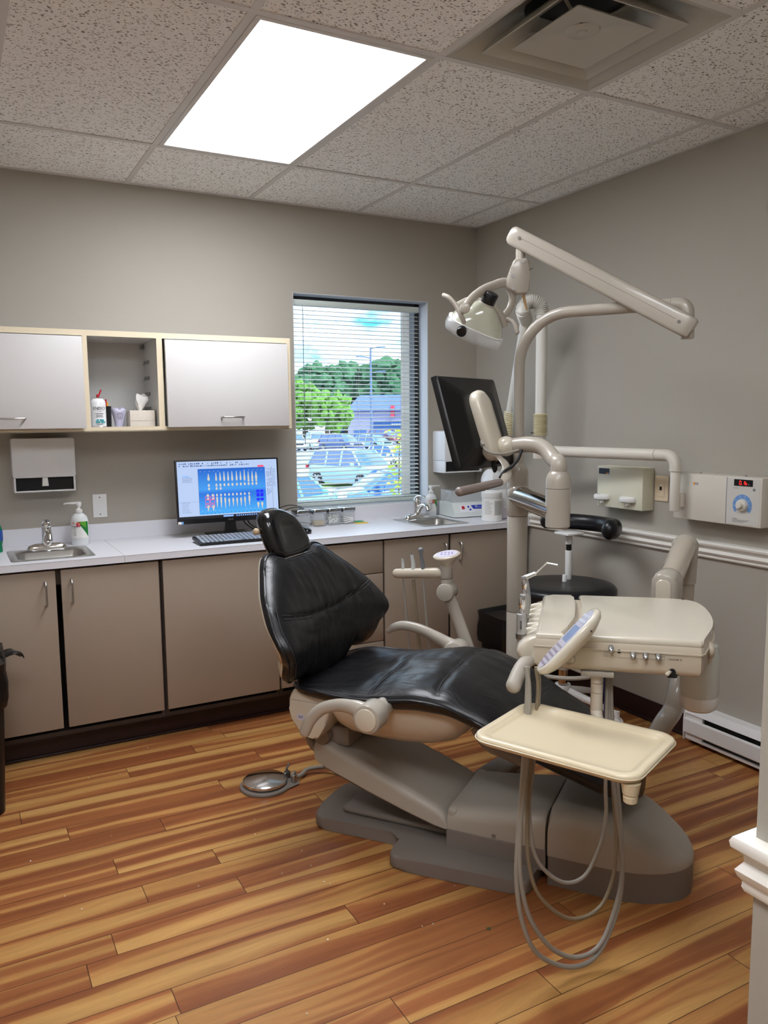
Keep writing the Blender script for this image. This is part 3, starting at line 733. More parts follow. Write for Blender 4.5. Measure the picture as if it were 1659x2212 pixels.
# seat and leg cushion
zc_s = [.12, .16, .25, .35, .45, .55, .65, .72, .82, .90, .98, 1.1, 1.2, 1.28, 1.335]
zc_z = [.528, .536, .545, .556, .576, .600, .617, .617, .592, .556, .512, .455, .408, .362, .335]
zb_z = [.510, .500, .492, .488, .492, .500, .508, .508, .486, .448, .408, .350, .306, .275, .268]
w_s = [.125, .14, .17, .21, .26, .34, .5, .7, .85, .95, 1.05, 1.12, 1.20, 1.255, 1.28, 1.292]
w_w = [.09, .165, .225, .258, .272, .28, .29, .292, .286, .272, .25, .228, .20, .165, .11, .05]
def edrop(s): return SP([.12, .22, .32, .42, .55, .7, .8, .95, 1.1, 1.33], [.002, .0, .008, .024, .042, .048, .054, .05, .04, .04], s)
def seat_top(s, t):
    w = SP(w_s, w_w, s); zt = SP(zc_s, zc_z, s); u = min(abs(t)/w, 1)
    ze = zt-edrop(s)
    crease = 0
    for sc_ in (.455, .69, .95): crease -= .009*math.exp(-((s-sc_-.02*(t/w)**2)/.011)**2)
    wr_ = .0035*math.sin(s*26+math.sin(t*14)*1.6+t*9)*(1-u*.4)*math.exp(-((s-.42)/.22)**2)
    wr_ += .004*noise.noise(V((s*9, t*26, 2)))+.0035*noise.noise(V((s*30, t*9, 5)))
    return ze+(zt-ze+.012)*(1-u**2.8)**.55-.012*(1-u**2)+(crease+wr_)*(1-u**4)
b = B(); L = []; N = 96
for i in range(N+1):
    s = .125+(1.292-.125)*i/N; w = SP(w_s, w_w, s); zt = SP(zc_s, zc_z, s); zb = SP(zc_s, zb_z, s); ze = zt-edrop(s); zb = min(zb, ze-.012); row = []
    for k in range(41):
        u = math.sin((-1+2*k/40)*PI/2); row.append((s, u*w, seat_top(s, u*w)))
    for k in range(1, 20):
        a = PI*k/20; ca = math.cos(a); row.append((s, w*math.copysign(abs(ca)**.7, ca)*.985, ze-(ze-zb)*math.sin(a)**.6))
    L.append(row)
b.loft(L); cushion = cf('seat_cushion', b, LEATHER, 70)
def seam(name, pts, r, m, par):
    b = B(); b.tube(pts, r, 6); return cf(name, b, m, 60, par)
for sc_ in (.455, .69, .95):
    w = SP(w_s, w_w, sc_)
    for d in (-.006, .006):
        seam('seam', [(sc_+d+.02*(u*u), u*w*.985, seat_top(sc_+d+.02*u*u, u*w*.985)+.0002) for u in [-1+2*k/24 for k in range(25)]], .0014, STITCH, cushion)
for sg in (-1, 1):
    for off, m_, r_, nm in ((1.0, LEATHER, .0065, 'piping'), (.968, STITCH, .0012, 'seam')):
        pts = []
        for k in range(50):
            s = .15+(1.275-.15)*k/49; w = SP(w_s, w_w, s)*off; pts.append((s, sg*w, (SP(zc_s, zc_z, s)-edrop(s)) if off == 1 else seat_top(s, w*sg)+.0005))
        seam(nm, pts, r_, m_, cushion)

# backrest
def s_c(z): return SP([.49, .56, .62, .70, .78, .86, .93, .99], [.128, .136, .140, .135, .120, .085, .045, .010], z)
def s_w(z): return SP([.5, .6, .68, .78, .95], [.03, .06, .075, .04, .0], z)
def S_back(t, z): return s_c(z)+s_w(z)*min(1.2, (abs(t)/.34)**2)
half = [(0, .951), (.05, .951), (.10, .954), (.135, .967), (.168, .965), (.20, .948), (.25, .905), (.30, .862), (.345, .812), (.374, .765), (.386, .722), (.380, .686), (.355, .655), (.332, .636), (.318, .60), (.292, .572), (.245, .560), (.19, .570), (.162, .55), (.132, .522), (.07, .510), (0, .510)]
R_ = catmull([(x, y, 0) for x, y in half], 4)
cont = [(p.x, p.y) for p in R_]; cont = cont+[(-x, y) for x, y in reversed(cont[1:-1])]
cc_ = (0, .745)
def back_loop(k, f, ks=1):
    out = []
    for x, y in cont:
        t = x*k*ks; z = cc_[1]+(y-cc_[1])*k*ks
        out.append((S_back(t, z)+f(t, z), t, z))
    return out
def bulge(k):
    e = .056*(1-k**9)**.5
    def f(t, z):
        return e-.0+(-.009*math.exp(-((z-.775-.05*(t/.34)**2+.02)/.01)**2) if k < .96 else 0)+.005*noise.noise(V((t*34, z*8, 3)))*(1-k**8)+.004*noise.noise(V((t*10+z*24, z*20, 8)))*(1-k**8)
    return f
b = B(); L = [back_loop(k, (lambda t, z, k=k: -.03*(1-k**6)**.5-.006)) for k in (.1, .5, .8, .93, .98, .997)]
L += [back_loop(k, bulge(k)) for k in (1, .997, .99, .975, .95, .92, .88, .84, .8, .76, .72, .68, .64, .6, .56, .52, .48, .44, .4, .36, .32, .28, .24, .2, .16, .12, .08, .04)]
b.loft(L); back = cf('backrest', b, LEATHER, 70)
def Sb2(t, z, k=.9): return S_back(t, z)+.0545
for d in (-.006, .006):
    seam('seam', [(Sb2(t, zz)-.006, t, zz) for t, zz in [(u*.325, .755+.045*u*u+d) for u in [-1+2*k/30 for k in range(31)]]], .0014, STITCH, back)
pp = [(S_back(x, y)+.008, x, y) for x, y in cont]; bb_ = B(); bb_.tube(pp+[pp[0]], .0065, 6); cf('piping', bb_, LEATHER, 60, back)
pp = back_loop(.955, lambda t, z: .0335); bb_ = B(); bb_.tube(pp+[pp[0]], .0012, 5); cf('seam', bb_, STITCH, 60, back)
b = B(); L = [back_loop(k, (lambda t, z, o=o: o)) for k, o in ((.97, -.008), (.978, -.014), (.962, -.026), (.90, -.042), (.8, -.056), (.5, -.07), (.1, -.074))]
b.loft(L); cf('back_shell', b, CREAM, 60)
b = B(); b.loft([[(s_-.02, y, z) for y in (-w, w)]+[(s_+.02, y, z) for y in (w, -w)] for s_, w, z in ((.20, .10, .50), (.16, .095, .53), (.125, .085, .57), (.10, .08, .64))]); b.bb(.145, .165, -.075, .075, .47, .60, .004)
cf('back_hinge', b, GREIGE, 50)
# headrest on its glide bar
hr = [(-.126, 1.091), (-.108, 1.108), (-.081, 1.116), (-.04, 1.119), (-.006, 1.113), (.03, 1.098), (.051, 1.086), (.075, 1.058), (.091, 1.030), (.102, 1.000), (.104, .980), (.095, .964), (.075, .957), (.03, .950), (-.02, .945), (-.07, .943), (-.103, .947), (-.123, .962), (-.131, .99), (-.134, 1.03), (-.134, 1.065)]
hc = [(p.x, p.y) for p in catmull([(x, y, 0) for x, y in hr], 3, True)]
def S_head(z): return .03-.35*(z-.96)
def hloop(k, o): return [(S_head(-.0+1.03+(y-1.03)*k)+o, -.012+(x+.012)*k, 1.03+(y-1.03)*k) for x, y in hc]
b = B(); b.loft([hloop(k, o) for k, o in ((.1, -.040), (.6, -.038), (.9, -.03), (.985, -.016), (1, 0), (.985, .016), (.94, .027), (.86, .034), (.7, .036), (.5, .033), (.3, .030), (.1, .029))]); cf('headrest', b, VINYLB, 80)
b = B(); b.loft([hloop(k, o) for k, o in ((1.004, -.004), (1.004, .004))], cap=False); cf('headrest_piping', b, LEATHER, 80)
b = B(); b.tube([(-.02, -.012, 1.06), (-.03, -.012, 1.0), (-.015, -.01, .93), (.03, 0, .85)], [.02, .022, .024, .024], 10, smooth=4, squash=(.5, 1.6)); b.cyl((-.03, -.135, 1.045), (-.03, -.06, 1.045), .010, bev=.003); b.ball((-.03, -.138, 1.045), .0125)
cf('headrest_bar', b, mat('tan_plastic', srgb(190, 170, 140), .4), 50)
b = B(); b.box((S_head(.949)+.004, -.0, .9475), (.05, .19, .004), .001); cf('glide_trim', b, CHROME)

# armrests
def armrest(sg, pts, rad, label=None):
    b = B(); t0 = .385*sg
    P = [(s, t0+sg*o, z) for s, o, z in pts]
    b.tube(P, rad, 18, round_end=1, squash=(.95, .72), up=(0, 0, 1), smooth=5)
    o = cf('armrest', b, GREIGE, 60)
    hx, hz = pts[-1][0], pts[-1][2]
    b = B(); b.cyl((hx, sg*.335, hz), (hx, sg*.412, hz), .0465, bev=.009, n=32); b.cyl((hx, sg*.24, hz), (hx, sg*.338, hz), .03); finish('pivot_hub', b, GREIGE, o, CH)
    b = B(); b.cyl((hx, sg*.409, hz), (hx, sg*.4165, hz), .035, bev=.002, n=32); finish('pivot_cap', b, CREAM, o, CH)
armrest(-1, [(.302, 0, .452), (.325, 0, .498), (.365, 0, .537), (.42, 0, .558), (.465, 0, .560), (.50, 0, .552), (.532, 0, .536)], [.019, .0205, .0205, .021, .024, .033, .043])
armrest(1, [(.242, 0, .583), (.265, 0, .600), (.31, 0, .612), (.37, 0, .607), (.43, 0, .588), (.49, 0, .562), (.54, 0, .534)], [.012, .0175, .0205, .022, .023, .028, .042])

# foot control
FW = V((-1.835, -1.185, 0))
t = thing('foot_control', 'round chrome foot pedal on a grey pad beside the chair base', 'foot pedal', FW)
b = B(); b.lathe([(.001, .0), (.098, .0), (.1, .004), (.098, .010), (.088, .014), (.001, .014)], FW, 36); b.tube([FW+V((.05, -.02, .006)), FW+V((.125, -.02, .006))], [.06, .035], 16, squash=(1, .12), up=(0, 1, 0)); finish('pad', b, DARKGREIGE, t)
b = B(); b.lathe([(.08, .014), (.082, .02), (.001, .02)], FW, 36); finish('gasket', b, RUB, t)
b = B(); b.lathe([(.084, .018), (.087, .022), (.086, .030), (.080, .034), (.001, .046)], FW, 48); finish('disc', b, mat('spun_chrome', (.75, .75, .75, 1), .16, 1), t)
b = B(); q = FW+V((.098, .012, 0)); b.cyl(q+V((0, 0, .01)), q+V((0, 0, .035)), .013); b.tube([q+V((0, 0, .034)), q+V((-.002, 0, .046)), q+V((.01, .004, .062))], .005, 8, round_end=1); finish('toggle', b, DSTEEL, t)
b = B(); q = FW+V((.108, -.035, 0)); b.cyl(q+V((0, 0, .01)), q+V((0, 0, .04)), .013, bev=.002); b.cyl(q+V((0, 0, .04)), q+V((0, 0, .05)), .009, bev=.002); finish('button', b, STEEL, t)
b = B(); b.tube([FW+V((.115, -.02, .016)), FW+V((.15, -.01, .018)), V((-1.64, -1.165, .02)), V((-1.56, -1.21, .03)), V((-1.50, -1.30, .04)), V((-1.47, -1.40, .06))], .0085, 10, smooth=6); finish('hose', b, HOSE, t)
# ================================================================== helpers for things measured in space
CAMC = V((-2.84065353, -4.05310500, 1.43903536)); FPX = 1720.66
CR = V((0.87910108, -0.47654743, -0.00915625)); CU = V((0.06345282, 0.09797089, 0.99316436)); CF = V((0.47239287, 0.87367285, -0.1163646))
def P(x, y, d):                            # point seen at image position x, y and standing d metres away
    return CAMC+(CF+CR*((x-829.5)/FPX)-CU*((y-1106)/FPX))*d
def PZ(x, y, z):                           # ... and standing at height z
    r = CF+CR*((x-829.5)/FPX)-CU*((y-1106)/FPX); return CAMC+r*((z-CAMC.z)/r.z)
def cw(s, t, z): return CH @ V((s, t, z))  # chair frame to world
RH = V((.879, -.4765, 0)).normalized(); FH = V((.4765, .879, 0)).normalized(); ZZ = V((0, 0, 1))
ALU = mat('polished_aluminium', (.62, .58, .53, 1), .13, 1)
# ================================================================== equipment post beside the chair
pb = cw(.755, .45, 0)
t = thing('equipment_post', 'thick round greige post carrying the light and the arm monitor beside the chair', 'post', pb)
b = B(); b.cyl(pb+V((0, 0, .05)), pb+V((0, 0, .70)), .0385, n=32, bev=.002); finish('column', b, GREIGE, t)
b = B(); b.cyl(pb+V((0, 0, .702)), pb+V((0, 0, 1.068)), .0385, n=32, bev=.0015); finish('upper_column', b, GREIGE, t)
b = B(); b.lathe([(.0385, 1.070), (.0395, 1.072), (.0395, 1.215), (.038, 1.238), (.033, 1.255), (.024, 1.264), (.0215, 1.268)], pb, 32); finish('bearing_cap', b, GREIGE, t)
b = B(); b.tube([pb+V((0, 0, .10)), cw(.70, .34, .09), cw(.66, .18, .085)], .042, 16, smooth=4, squash=(.8, 1)); b.cyl(pb+V((0, 0, .0)), pb+V((0, 0, .06)), .06, n=32, bev=.006); finish('foot', b, DARKGREIGE, t)

# ================================================================== operatory light
t = thing('operatory_light', 'greige dental light on a long bent pole and slanting spring arm', 'dental light', pb+V((0, 0, 1.268)))
e1 = P(1463, 665, 2.68)+V((0, 0, 0)); zt_ = 1.812; ej = cw(1.347, .404, zt_); hd = (ej-pb); hd.z = 0; hl = hd.length; hd.normalize()
b = B(); pts = [pb+V((0, 0, z)) for z in (1.25, 1.45, 1.60)]
R0 = .185
for k in range(1, 11):
    a = PI/2*k/10; pts.append(pb+hd*(R0*(1-math.cos(a)))+V((0, 0, zt_-R0+R0*math.sin(a))))
pts.insert(3, pb+V((0, 0, zt_-R0)))
for q in (.3, .42): pts.append(pb+hd*q+V((0, 0, zt_)))
pts.append(pb+hd*(hl-.06)+V((0, 0, zt_)))
b.tube(pts, .0205, 24); finish('pole', b, GREIGE, t)
b = B(); c0 = pb+hd*(hl-.059)+V((0, 0, zt_)); pts = [c0, c0+hd*.02]
for k in range(1, 8):
    a = PI/2*k/7; pts.append(c0+hd*(.02+.032*math.sin(a))+V((0, 0, -.032*(1-math.cos(a)))))
b.tube(pts+[c0+hd*.052+V((0, 0, -.052))], .0215, 24); finish('pole_elbow', b, GREIGE, t)
jc = c0+hd*.052
b = B(); b.cyl(jc+V((0, 0, -.054)), jc+V((0, 0, -.118)), .0225, n=28, bev=.004); finish('arm_swivel', b, GREIGE, t)
a0 = jc+V((0, 0, -.083)); a0 = a0-FH*.022; a1 = P(1112, 511, 2.88); ax = (a1-a0).normalized(); sd = ax.cross(ZZ).normalized(); ap = sd.cross(ax)
def armsec(p, h, w, r): return [p+sd*x+ap*y for x, y in rrect(w, h, r, 4)]
b = B(); b.loft([armsec(a0+ax*d, h, w, r) for d, h, w, r in ((-.012, .058, .048, .008), (-.006, .068, .055, .01), (.02, .073, .057, .012), (.06, .074, .057, .012), ((a1-a0).length-.02, .067, .055, .013), ((a1-a0).length+.004, .066, .054, .013), ((a1-a0).length+.017, .054, .046, .016), ((a1-a0).length+.021, .03, .03, .01))])
o = finish('spring_arm', b, GREIGE, t, sharp=40)
near = -1 if (sd.dot(FH) > 0) else 1
b = B(); LL = (a1-a0).length
b.tube([a0+ax*.05+sd*near*.0285+ap*.004, a1-ax*.04+sd*near*.0277+ap*.004], .0006, 6); finish('cover_seam', b, DARKGREIGE, o)
for dd, yy in ((.035, 0), (LL-.03, .002)):
    b = B(); q = a0+ax*dd+sd*near*.0275+ap*yy; b.cyl(q, q+sd*near*.002, .006, n=14); finish('arm_cap', b, mat('grey_plug', srgb(110, 106, 100), .5), o)
sb = a1-ax*.025; sb = V((sb.x, sb.y, sb.z))
b = B(); b.cyl(sb+V((0, 0, -.02)), sb+V((0, 0, -.075)), .0165, n=24); finish('drop_tube', b, GREIGE, t)
bz = sb+V((0, 0, -.068)); Mb = frame(bz, RH, ZZ, -FH)
bp = [(-.018, 0), (.020, 0), (.030, -.010), (.033, -.06), (.032, -.112), (.022, -.124), (-.012, -.126), (-.050, -.104), (-.056, -.092), (-.034, -.03), (-.026, -.008)]
b = B(); b.prism(bp, -.021, .021, Mb, .008, 3); o = finish('swivel_block', b, GREIGE, t)
for x, y in ((.006, -.012), (-.030, -.064), (-.028, -.106)):
    b = B(); b.cyl(Mb @ V((x, y, .0205)), Mb @ V((x, y, .0225)), .0065, n=14); b.cyl(Mb @ V((x, y, .0223)), Mb @ V((x, y, .0235)), .003, n=6); finish('screw', b, DSTEEL, o)
b = B(); b.tube([Mb @ V((.03, -.04, 0)), Mb @ V((.046, -.033, 0))], .0018, 8); b.cyl(Mb @ V((.028, -.041, 0)), Mb @ V((.034, -.039, 0)), .004, n=10); finish('switch', b, DSTEEL, o)
b = B(); b.tube([Mb @ V((.012, -.124, 0)), Mb @ V((.014, -.134, 0)), Mb @ V((.018, -.15, 0)), Mb @ V((.026, -.182, 0))], [.0045, .006, .005, .003], 10); finish('wood_lever', b, mat('tan_lever', srgb(176, 142, 98), .5), o)
# lamp head
hc_ = P(1037, 688, 2.88)
n_ = (CR*-.38-CU*.80+CF*.46).normalized(); s_ = (CR*.97-CU*.20); s_ = (s_-n_*s_.dot(n_)).normalized(); v_ = n_.cross(s_)
MH = frame(hc_, s_, v_, n_)
REFL = mat('lamp_reflector', srgb(196, 196, 176), .12, coat=1, alpha=.72)
CLEARP = mat('clear_plastic', (.9, .93, .95, 1), .05, alpha=.25, spec=.8, coat=1)
def hl_(a, c, z, e=.62): return [MH @ V((a*math.copysign(abs(math.cos(q))**e, math.cos(q)), c*math.copysign(abs(math.sin(q))**e, math.sin(q)), z)) for q in [2*PI*k/40 for k in range(40)]]
b = B(); b.loft([hl_(.018, .018, -.062, 1), hl_(.03, .028, -.058, 1), hl_(.055, .042, -.040, .9), hl_(.078, .055, -.015, .8), hl_(.094, .065, .012, .75), hl_(.102, .071, .034, .7)], cap=False); head = finish('reflector', b, REFL, t, sharp=60)
b = B(); b.loft([hl_(.104, .073, .030, .7), hl_(.110, .078, .036, .7), hl_(.112, .079, .058, .7), hl_(.104, .073, .074, .7), hl_(.08, .055, .082, .8), hl_(.02, .015, .086, .9)]); finish('clear_shield', b, CLEARP, t, sharp=60)
b = B(); b.loft([hl_(.106, .075, .029, .7), hl_(.109, .077, .031, .7), hl_(.106, .075, .035, .7)]); finish('rim', b, WHITEP, t)
b = B(); b.cyl(MH @ V((0, 0, -.052)), MH @ V((0, 0, -.100)), .0255, n=28, bev=.004); finish('bulb_housing', b, BLACKP, t)
b = B(); b.cyl(MH @ V((0, 0, -.045)), MH @ V((0, 0, -.060)), .031, n=24, bev=.003); b.tube([MH @ V((-.095, 0, -.01)), MH @ V((-.06, -.01, -.045)), MH @ V((0, -.0, -.058)), MH @ V((.06, 0, -.045)), MH @ V((.095, 0, -.01))], .011, 10, smooth=4, squash=(1, .6)); finish('rear_frame', b, GREYP, t)
b = B(); b.cyl(MH @ V((-.05, .076, .045)), MH @ V((-.05, .098, .05)), .018, n=20, bev=.003); finish('knob', b, BLACKP, t)
yk = Mb @ V((-.038, -.118, 0)); hL = P(1004, 666, 2.80); hR = P(1083, 690, 2.90)
b = B(); b.tube([Mb @ V((-.030, -.100, 0)), P(1090, 610, 2.88), P(1066, 617, 2.86), P(1042, 627, 2.83), P(1020, 644, 2.81), hL], [.016, .017, .0165, .016, .0155, .016], 14, smooth=4, squash=(1, .62)); b.tube([P(1092, 614, 2.89), P(1103, 626, 2.90), P(1107, 646, 2.91), P(1100, 668, 2.91), hR], [.015, .016, .0145, .013, .014], 14, smooth=4, squash=(1, .62)); finish('yoke', b, GREIGE, t, sharp=60)
for sg, hp_ in ((-1, hL), (1, hR)):
    b = B(); b.cyl(hp_-FH*.014, hp_+FH*.012, .0185, n=20, bev=.004); finish('pivot', b, GREIGE, t)
for sg, hp_ in ((-1, hL), (1, hR)):
    q = hp_+s_*sg*.018+n_*.02
    b = B()
    if sg < 0: pts = [P(959, 638, 2.83), P(972, 645, 2.82), P(986, 662, 2.82), P(996, 682, 2.82), P(1002, 696, 2.83)]
    else: pts = [P(1096, 690, 2.88), P(1106, 694, 2.87), P(1113, 704, 2.86), P(1117, 718, 2.86)]
    b.tube(pts, .0088, 12, round_end=1, smooth=4); b.tube([pts[-2] if sg < 0 else pts[0], pts[-2].lerp(hp_, .5) if sg < 0 else q, hp_], .006, 10, smooth=3); finish('handle', b, GREIGE, t)

# ================================================================== chairside monitor on its arm
t = thing('arm_monitor', 'black flat monitor seen from behind on a greige gooseneck arm', 'monitor', pb+V((0, 0, 1.0)))
hub = P(1205, 1085, 2.68); lk0 = pb+V((0, 0, 1.145))
lk1 = V((hub.x, hub.y, P(1205, 1103, 2.68).z))
b = B(); dl = (lk1-lk0).normalized(); b.tube([lk0, lk0+dl*.03, lk1], [.040, .040, .042], 28); finish('link_arm', b, ALU, t)
b = B(); b.ball(lk0+dl*.012+V((0, 0, .012)), .043, (1, 1, .9), n=24); finish('shoulder', b, GREIGE, t)
hz0, hz1 = P(1205, 1141, 2.68).z, P(1205, 1055, 2.68).z
b = B(); b.lathe([(.036, hz0), (.041, hz0+.005), (.0412, hz1)], (hub.x, hub.y, 0), 32); finish('hub', b, GREIGE, t)
b = B(); b.lathe([(.0412, hz1+.0015), (.0412, hz1+.028), (.038, hz1+.045), (.031, hz1+.055), (.028, hz1+.058)], (hub.x, hub.y, 0), 32); finish('hub_cap', b, GREIGE, t)
g0 = V((hub.x, hub.y, hz1+.05)); g1 = P(1118, 962, 2.80)
b = B(); b.tube([g0, g0+V((0, 0, .035)), P(1197, 993, 2.70), P(1176, 969, 2.74), P(1146, 960, 2.77), g1, P(1100, 964, 2.82)], .0275, 24, smooth=5); finish('gooseneck', b, GREIGE, t)
mc0 = P(936, 812, 2.72); Wv = V((.908, .418, 0)).normalized(); be = math.radians(17); nh = V((-Wv.y, Wv.x, 0)); Uv = ZZ*math.cos(be)+nh*math.sin(be); Nv = nh*math.cos(be)-ZZ*math.sin(be)
mw, mh = .405, .335; mc = mc0+Wv*mw/2-Uv*mh/2; MM = frame(mc, Wv, Uv, -Nv)   # local z points to the back
b = B(); b.ball(P(1093, 964, 2.815), .036, (1, 1, 1), n=24); finish('ball_joint', b, CREAM, t)
b = B()
q0, q1 = MM.inverted() @ P(1082, 962, 2.80), MM.inverted() @ P(1053, 866, 2.80)
zb_ = .072
def pad(k, z, r=.048):
    pts = []
    dx = V((q1.x-q0.x, q1.y-q0.y, 0)); L_ = dx.length; dx.normalize(); dy = V((-dx.y, dx.x, 0)); c = V(((q0.x+q1.x)/2, (q0.y+q1.y)/2, 0))
    for i in range(36):
        a = 2*PI*i/36; ca, sa = math.cos(a), math.sin(a)
        ex = math.copysign(L_/2, ca) if abs(ca) > 1e-6 else 0
        pts.append(MM @ (c+dx*(ex+ca*r)*k+dy*(sa*r)*k+V((0, 0, z))))
    return pts
b.loft([pad(.8, .02), pad(.97, .03), pad(1, .045), pad(1, .06), pad(.96, .07), pad(.85, .076), pad(.4, .079)]); finish('mount_paddle', b, CREAM, t, sharp=60)
b = B(MM); b.box((0, 0, -.004), (mw, mh, .022), .005, 2); scr = finish('screen_panel', b, BLACKP, t)
b = B(MM); b.loft([[(x, y, .006) for x, y in rrect(mw*.985, mh*.985, .01, 4)], [(x, y, .012) for x, y in rrect(mw*.97, mh*.97, .012, 4)], [(x, y, .034) for x, y in rrect(mw*.62, mh*.66, .03, 4)], [(x, y, .038) for x, y in rrect(mw*.56, mh*.60, .03, 4)]]); bk = finish('back_cover', b, BLACKP, t, sharp=25)
b = B(MM)
for i in range(26): b.box((-mw*.45+i*.005+.005, mh*.47-i*.0012, .0125), (.0018, .006, .002), 0)
for i in range(10): b.box((.02+i*.008, -mh*.47, .016), (.003, .01, .004), 0)
finish('vents', b, RUB, bk)
b = B(MM); b.box((0, 0, -.0152), (mw-.03, mh-.03, .001)); finish('screen', b, BLACKG, scr)
b = B(); c1 = P(1044, 962, 2.79); b.tube([c1, P(1049, 972, 2.76), P(1068, 980, 2.75), P(1095, 979, 2.76), P(1120, 972, 2.77)], .0045, 10, smooth=5); b.tube([P(1038, 955, 2.79), P(1043, 963, 2.78)], [.010, .010], 8, squash=(1, .6)); finish('grey_cable', b, HOSE, t)
b = B(); b.tube([P(1127, 972, 2.76), P(1119, 992, 2.75), P(1105, 1008, 2.74), P(1090, 1018, 2.73), P(1080, 1032, 2.72)], .0055, 10, smooth=5); finish('black_cable', b, RUB, t)
b = B(); b.tube([P(1066, 1004, 2.82), P(1070, 1014, 2.80)], [.016, .016], 8, squash=(1, .5)); b.tube([P(1063, 985, 2.83), P(1068, 1004, 2.81)], [.014, .014], 8, squash=(1, .5)); finish('plug', b, RUB, t)
b = B(); b.tube([P(1075, 985, 2.80), P(1090, 1000, 2.77), P(1096, 1020, 2.74), P(1090, 1036, 2.70), P(1078, 1043, 2.68)], [.012, .014, .014, .012, .009], 12, smooth=5, squash=(.35, 1.2)); finish('handle_bracket', b, GREIGE, t)
b = B(); b.tube([P(1080, 1042, 2.68), P(1050, 1049, 2.62), P(1015, 1057, 2.55), P(993, 1062, 2.51)], [.0125, .0145, .0155, .0155], 14, round_end=1, smooth=3); finish('handle_bar', b, mat('taupe_grip', srgb(128, 116, 110), .25, coat=.3), t)

# ================================================================== assistant's instrument arm
t = thing('assistant_instrument_stand', 'greige assistant instrument arm with three suction tips behind the chair', 'instrument arm', cw(.60, .5, .30))
def AW(x, z, y=.5): return cw(x, y, z)
b = B(); b.tube([cw(.745, .45, .24), cw(.69, .47, .26), AW(.63, .30), AW(.575, .42), AW(.525, .56), AW(.462, .72)], [.03, .032, .032, .031, .029, .027], 18, smooth=3, squash=(1, .8)); finish('arm', b, GREIGE, t)
b = B(); b.cyl(AW(.454, .742, .53), AW(.454, .742, .462), .036, n=28, bev=.005); finish('joint', b, GREIGE, t)
b = B(); b.tube([AW(.452, .772), AW(.450, .793)], [.024, .024], 18); finish('neck', b, GREYP, t)
b = B(); b.cyl(AW(.449, .795), AW(.447, .845), .0255, n=24, bev=.002); finish('neck_collar', b, GREIGE, t)
b = B(); b.tube([AW(.232, .800, .49), AW(.25, .801, .49), AW(.34, .809, .492), AW(.44, .817, .497)], [.0195, .0205, .021, .022], 16, squash=(1, .8), round_end=1); finish('holder_bar', b, BEIGE, t)
b = B(); c = AW(.450, .885); Mp = frame(c, (CH.to_3x3() @ V((1, 0, .12))).normalized(), (CH.to_3x3() @ V((0, 1, .25))).normalized(), V((0, 0, 1)))
def pe(a, d, z, ox=0): return [Mp @ V((ox+a*math.cos(q), d*math.sin(q), z)) for q in [2*PI*k/28 for k in range(28)]]
b.loft([pe(.025, .024, -.045), pe(.027, .026, -.03), pe(.045, .036, -.013), pe(.056, .044, .0), pe(.057, .045, .006), pe(.052, .041, .010)]); pd_ = finish('touch_pad', b, BEIGE, t, sharp=50)
b = B(); b.loft([pe(.046, .036, .0095), pe(.046, .036, .0108)]); finish('pad_label', b, mat('pad_lilac', srgb(200, 196, 214), .35), pd_)
b = B()
for i, (x, y) in enumerate([(-.025, .01), (-.01, .012), (.006, .01), (.02, .008), (-.02, -.006), (-.004, -.008), (.012, -.008), (.026, -.004)]): b.loft([[Mp @ V((x+.004*math.cos(q), y+.004*math.sin(q), z)) for q in [2*PI*k/8 for k in range(8)]] for z in (.0107, .0113)])
finish('pad_keys', b, mat('key_violet', srgb(130, 100, 160), .5), pd_)
CLEARG = mat('clear_suction_tip', (.75, .78, .78, 1), .08, alpha=.55, spec=.8)
def suction(name, label, x, h, r, mt, lean, hm, hr_):
    q = AW(x, .822, .49); o = thing(name, label, 'suction tip', q, 0, 'suction tips in the assistant holder')
    tp = q+V((0, 0, h))+RH*lean
    b = B()
    if h > .07: b.tube([q+V((0, 0, -.005)), q+V((0, 0, h*.3))+RH*lean*.2, q+V((0, 0, h*.7))+RH*lean*.9, tp], [r*.9, r, r*.8, r*1.35], 12, smooth=3, round_end=1)
    else: b.tube([q+V((0, 0, -.005)), q+V((0, 0, h*.4)), tp], [r*1.2, r, r*.8], 12)
    finish('tip', b, mt, o)
    b = B(); b.cyl(tp+V((0, 0, .0005)), tp+V((0, 0, .003)), r*.7, n=12); finish('opening', b, CHROME, o)
    b = B(); pz = q+V((0, 0, -.04)); b.tube([pz, pz+RH*.008+V((0, 0, -.1)), pz+RH*.02+V((0, 0, -.25)), pz+RH*.035+V((0, 0, -.36)), pz+RH*.10+V((0, 0, -.44))], hr_, 10, smooth=4); finish('hose', b, hm, o)
suction('saliva_ejector', 'short clear saliva ejector, leftmost tip in the assistant holder', .262, .038, .0065, CLEARG, -.002, HOSE, .0042)
suction('suction_tip', 'clear flared suction tip, middle one in the assistant holder', .308, .062, .0085, CLEARG, -.006, HOSET, .0075)
suction('air_water_syringe', 'tall grey syringe, last in the assistant holder beside the pad', .352, .085, .0088, mat('grey_grip', srgb(120, 122, 126), .35), -.009, HOSE, .0045)
